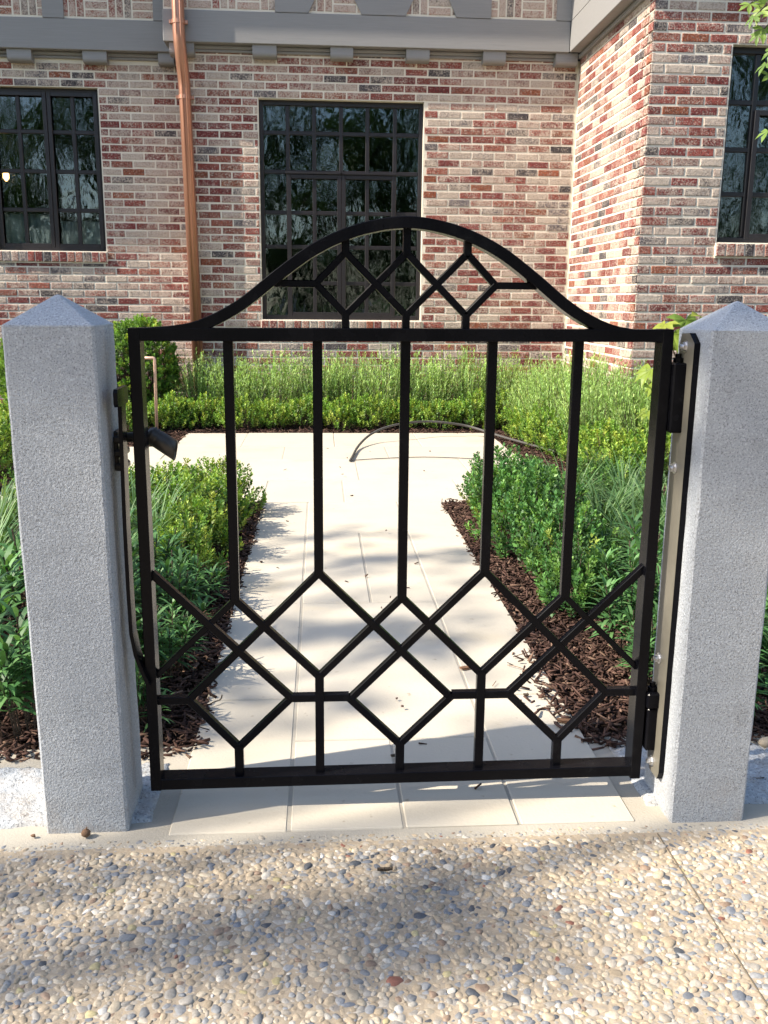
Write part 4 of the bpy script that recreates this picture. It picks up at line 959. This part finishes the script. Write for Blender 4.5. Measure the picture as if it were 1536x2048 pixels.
pw_ = [whorl(140+k, 15, .30, .095, .0125, wg, '', .13) for k in range(3)]
wl = [(-.60, 3.02, 1.1), (-.46, 2.72, .95), (-.62, 2.62, 1.25), (-.42, 2.42, .72), (-.85, 2.75, 1.4), (-.52, 2.28, .95), (-.95, 2.35, 1.4), (-.43, 2.98, .75), (-.80, 3.1, 1.2), (-.70, 2.1, 1.1), (-.46, 2.1, .7)]
plant('wl', pw_, wl, order_labels('%s narrow-leaved plant, counted in the left bed behind the stile'), 'narrow-leaved plants in the left bed')
wr = [(1.18, 3.0, 1.2), (1.02, 2.78, 1.1), (.90, 2.52, .95), (1.08, 2.5, 1.15), (.90, 2.27, .8), (1.02, 2.22, .95), (1.25, 2.6, 1.2), (1.3, 2.95, 1.2), (1.2, 2.25, 1.0), (1.0, 2.06, .7)]
plant('wr', pw_, wr, order_labels('%s narrow-leaved plant, counted in the right bed beside the hinges'), 'narrow-leaved plants in the right bed')

# fatsia with big lobed leaves by the bay
def palm_leaf(r, g, nl=7):
    pts = []
    for i in range(nl*2+1):
        a = math.radians(-125+250*i/(nl*2)); rr = r*(1.0 if i % 2 else .42)*(1-.18*abs(i-nl)/nl); pts.append((math.sin(a)*rr, math.cos(a)*rr, -0.12*rr if i % 2 else 0.03*r))
    vs = [(0, 0, 0)]; fs = []
    for i, p in enumerate(pts):
        vs.append(p)
        if i % 2 and 0 < i < len(pts)-1: pass
    # widen each lobe half-way so it reads as a leaf finger
    vs = [(0, 0, 0)]
    for k in range(nl):
        a = math.radians(-110+220*k/(nl-1)); L = r*(1-.22*abs(k-(nl-1)/2)/((nl-1)/2)); w = r*.17; d = (math.sin(a), math.cos(a)); s = (d[1], -d[0]); o = len(vs)
        vs += [(d[0]*L*.25-s[0]*w*.6, d[1]*L*.25-s[1]*w*.6, .02*r), (d[0]*L*.6-s[0]*w, d[1]*L*.6-s[1]*w, .0), (d[0]*L, d[1]*L, -.16*r), (d[0]*L*.6+s[0]*w, d[1]*L*.6+s[1]*w, .0), (d[0]*L*.25+s[0]*w*.6, d[1]*L*.25+s[1]*w*.6, .02*r), (d[0]*L*.6, d[1]*L*.6, -.035*r)]
        fs += [(0, o, o+5), (o, o+1, o+5), (o+1, o+2, o+5), (o+2, o+3, o+5), (o+3, o+4, o+5), (o+4, 0, o+5)]
    return vs, fs
fat = empty('fatsia', (2.30, 5.6, 0), 'large-leaved yellow-green plant with lobed leaves by the bay corner', 'plant')
g = random.Random(5); stm = MB()
for (px, py, Y, sz, tilt) in ((1372, 640, 5.6, .115, .5), (1400, 632, 5.5, .12, .2), (1330, 648, 5.6, .09, .9), (1345, 668, 5.5, .1, .7), (1420, 655, 5.6, .12, .4), (1302, 738, 5.7, .10, 1.0), (1318, 760, 5.6, .10, 1.1), (1300, 775, 5.6, .09, .8), (1360, 700, 5.6, .12, .6), (1400, 720, 5.5, .12, .7), (1330, 800, 5.5, .1, .9), (1440, 690, 5.6, .12, .5), (1296, 822, 5.6, .07, 1.0)):
    az = math.pi+g.uniform(-1.4, 1.4); sz *= 1.4; tilt = g.uniform(.5, .95)
    q = onY(px, py, Y); vs, fs = palm_leaf(sz, g)
    mt = Matrix.Translation(Vector(q))@Matrix.Rotation(az, 4, 'Z')@Matrix.Rotation(-tilt, 4, 'X'); c = [(.2, .27, .04), (.26, .30, .05), (.14, .22, .04)][g.randrange(3)]
    mb = MB(); mb.add([(mt@Vector(v))[:] for v in vs], fs, c); mb.build('leaf', M['leaf'], fat)
    stm.tube([(2.30+g.uniform(-.03, .03), 5.6+g.uniform(-.03, .03), 0), (2.30*.5+q[0]*.5+.02, (5.6+q[1])/2, q[2]*.65), q], [.008, .005, .003], 5)
stm.build('stems', M['bark'], fat)

# ================================================================== TREES
def tree(name, base, crown_c, crown_r, nleaf, lf, label, cols, clumps=None, seed=1, trunk_r=.16, limbs=7, group=None):
    g = np.random.default_rng(seed); e = empty(name, base, label, 'tree', group); b = np.array(base); cc = np.array(crown_c); cr = np.array(crown_r)
    pts = []
    ncl = max(10, int(nleaf/70)); d = rnd_dir(ncl, g); rad = g.uniform(.35, 1, ncl)**.6; cen = cc+d*rad[:, None]*cr
    cl = [(c, g.uniform(.14, .27)*cr.mean()*np.array([1, 1, .7]), 70) for c in cen]
    for c in clumps or (): cl.append((np.array(c[0]), np.array(c[1]), c[2]))
    for c, r_, k in cl:
        v = rnd_dir(k, g)*(g.random((k, 1))**.45); pts.append(c+v*r_)
    P_ = np.concatenate(pts); n = len(P_); ll = lf*g.uniform(.6, 1.25, n)
    fo = mobj('crown', leaves_mesh('crown', P_, rnd_dir(n, g)+[0, 0, -.35], rnd_dir(n, g)+[0, 0, .8], ll, ll*.62, pal_mix(g, n, cols, [1]*len(cols)), .1)); adopt(fo, e)
    mb = MB(); top = cc+[0, 0, cr[2]*.3]
    mid = (b*.55+cc*.45)+g.normal(0, .12, 3)
    mb.tube([b-[0, 0, .1], b+[0, 0, .15], mid, cc, top], [trunk_r*1.35, trunk_r, trunk_r*.75, trunk_r*.5, .02], 10)
    tg = [c for c, _, _ in cl]; sel = [tg[int(i)] for i in g.choice(len(cen), limbs, replace=False)]+[np.array(c[0]) for c in (clumps or ())]
    for c in sel:
        s = mid+(cc-mid)*g.uniform(.3, .95); mb.tube([s, s*.5+c*.5+[0, 0, .25], c], [trunk_r*.4, trunk_r*.22, .012], 6)
    mb.build('trunk', M['bark'], e); return e
TG = [(.045, .085, .022), (.06, .11, .03), (.035, .065, .02), (.08, .13, .035)]
def sunward(x, y, t, z=0.0): return (x-LD.x*t, y-LD.y*t, z-LD.z*t)
# shade tree left of the driveway: its outer sprays dapple the drive and the path
sh = []
for (x, y, rx, ry, k, t) in ((.16, 1.33, .36, .24, 84, 16), (.10, 2.78, .30, .15, 34, 11), (.42, 2.62, .2, .12, 20, 11.2), (.28, 3.62, .3, .16, 30, 11.2), (.0, 3.95, .3, .14, 20, 11.4), (1.72, 1.88, .34, .17, 90, 10.6), (-.8, 1.45, .25, .2, 26, 10.4), (-.1, 1.4, .8, .3, 36, 16), (.15, 2.8, .55, .85, 130, 14.5), (1.0, 1.93, .5, .13, 70, 10.9), (.58, 1.95, .2, .11, 50, 10.8), (-.16, 2.12, .18, .2, 36, 11.0)):
    sh.append((sunward(x, y, t), (rx, ry, .22), k))
tree('shade_tree', (-12.4, -2.2, -.09), (-12.6, -1.9, 7.6), (2.2, 2.2, 1.8), 3600, .13, 'spreading shade tree left of the driveway', TG, sh, 3, .26)
# trees across the drive, mirrored in the panes
for i, (x, y, hgt, r) in enumerate(((-7.5, -11, 4.9, 2.4), (-3.6, -12.5, 5.6, 2.7), (.4, -11.5, 4.4, 2.3), (3.9, -13, 5.4, 2.6), (7.2, -11.5, 5.2, 2.5), (10.5, -12.5, 5.8, 2.8), (-11.5, -13, 5.6, 2.6))):
    tree('broadleaf_tree', (x, y, -.09), (x, y, hgt*.8), (r*1.3, r, hgt*.76), 5200, .28, '%s broadleaf tree from the left across the drive' % ORD[i], [(c[0]*.75, c[1]*.95, c[2]*.7) for c in TG], None, 30+i, .17, 6, 'broadleaf trees across the drive')
# a small tree on the right whose twig hangs into the picture
tw = []
hang = ((1500, 8, 3.4, .05), (1522, 22, 3.3, .055), (1528, 58, 3.3, .055), (1516, 70, 3.35, .04), (1532, 128, 3.2, .05), (1540, 20, 3.4, .06), (1536, 262, 3.1, .05), (1545, 100, 3.2, .05), (1508, 34, 3.3, .045), (1538, 150, 3.2, .045))
for (px, py, Y, sz) in hang[::2]: tw.append((onY(px+26, py-22, Y), (.02, .02, .02), 1))
dog = tree('dogwood_tree', (3.1, 3.1, -.02), (3.2, 3.2, 3.3), (1.05, 1.0, .9), 900, .085, 'small leafy tree whose twig hangs into the top right corner', [(.12, .2, .035), (.17, .25, .05), (.10, .17, .035)], tw, 77, .05)
g = random.Random(9); stm = MB()
for (px, py, Y, sz) in hang:
    q = onY(px, py, Y); vs, fs = palm_leaf(sz, g, 5)
    mt = Matrix.Translation(Vector(q))@Matrix.Rotation(math.pi+g.uniform(-1.3, .6), 4, 'Z')@Matrix.Rotation(-g.uniform(.6, 1.2), 4, 'X')
    c = [(.16, .25, .045), (.22, .30, .06), (.12, .2, .04)][g.randrange(3)]
    MB().add([(mt@Vector(v))[:] for v in vs], fs, c).build('leaf', M['leaf'], dog)
    e_ = onY(px+60, py-50, Y); stm.tube([e_, (np.array(q)+e_)/2+[0, 0, .01], q], [.003, .0022, .0014], 5)
    stm.tube([(3.1, 3.1, 2.9), (np.array((3.1, 3.1, 2.9))+e_)/2+[0, 0, .12], e_], [.01, .006, .003], 5)
stm.build('twigs', M['bark'], dog)

# ================================================================== SMALL THINGS
q = onZ(172, 1668, 0.004)
ac = empty('acorn', (q[0], q[1], 0), 'brown acorn cap lying at the foot of the left granite post', 'acorn')
mb = MB(); mb.smooth = True; mb.tube([(q[0], q[1], z) for z in (-.001, .003, .008, .012, .0145)], [.004, .0085, .0088, .006, .001], 14); mb.build('cap', M['acorn'], ac)
MB().tube([(q[0], q[1], .0135), (q[0]+.003, q[1]-.001, .019)], .0011, 6).build('stalk', M['acorn'], ac)
def blob(name, px, py, r, mat, label, cat, flat=.6, seed=1):
    g = np.random.default_rng(seed); q = onZ(px, py, 0); v = PVv[seed % 8]*[r, r*.75, r*flat]+[q[0], q[1], r*flat*.6]
    return tag(mobj(name, np_mesh(name, v, PF, mat, smooth=True)), label, cat)
blob('seed_pod', 67, 1673, .006, M['acorn'], 'tiny dark red seed pod on the strip left of the left post', 'seed pod', .6, 2)
M['tanstone'] = mat_plain('tan_stone', (.42, .35, .26), .8, .2, 0, .3, 60, .4)
blob('garden_stone', 1532, 1490, .02, M['tanstone'], 'rounded tan stone on the mulch right of the right post', 'stone', .7, 4)
def bark_piece(px, py, L, w, rz, label, name='wood_chip', cat='wood chip', mat='wood', z=.003):
    q = onZ(px, py, z); mb = MB(); bm = bmesh.new(); bmesh.ops.create_cube(bm, size=1); bmesh.ops.subdivide_edges(bm, edges=bm.edges[:], cuts=2)
    g = random.Random(px); mt = Matrix.Translation(Vector((q[0], q[1], z+.003)))@Matrix.Rotation(rz, 4, 'Z')
    for v in bm.verts:
        t = v.co.x; v.co = mt@Vector((t*L, v.co.y*w*(1-.5*abs(t))+g.uniform(-.1, .1)*w, v.co.z*.005+.006*t*t+g.uniform(-.0006, .0006)))
    return tag(mb.addbm(bm).build(name, M[mat]), label, cat)
bark_piece(935, 1337, .045, .016, .35, 'curled dry brown leaf on the middle path stone', 'dry_leaf', 'dry leaf')
bark_piece(1135, 1444, .05, .018, -.25, 'large split bark chip spilled from the right bed onto the path')
bark_piece(1052, 1392, .012, .011, .2, 'small dark bark crumb on the path before the right bed', mat='bark')
bark_piece(790, 1513, .02, .007, .4, 'short dark bark sliver on the front path stone', mat='bark')
bark_piece(770, 1742, .028, .005, .05, 'dark twig fragment on the pebbled drive', 'twig_fragment', 'twig', 'bark')
def twig(pix, r, label, z=.006, mat='bark'):
    mb = MB(); mb.smooth = True; mb.tube(smooth3([onZ(x, y, z+dz) for x, y, dz in pix], 4), r, 6); return tag(mb.build('twig', M[mat]), label, 'twig')
twig([(410, 1413, 0), (428, 1404, .004), (441, 1399, .004), (444, 1390, .02)], .0017, 'bent dark twig on the path beside the left bed')
twig([(1015, 1330, 0), (1032, 1333, .003), (1047, 1338, 0)], .001, 'thin twig on the path near the fourth picket', mat='wood')
twig([(985, 1372, 0), (992, 1362, .003)], .001, 'pale straw on the path below the fourth diamond', mat='wood')
twig([(1505, 1556, 0), (1520, 1556, .003), (1528, 1555, 0)], .0012, 'thin dark twig on the granite right of the right post')
twig([(1063, 1115, 0), (1078, 1118, .004), (1090, 1117, .012), (1088, 1111, .012)], .0015, 'small curled twig on the far right path stone')
bpy.context.view_layer.update()
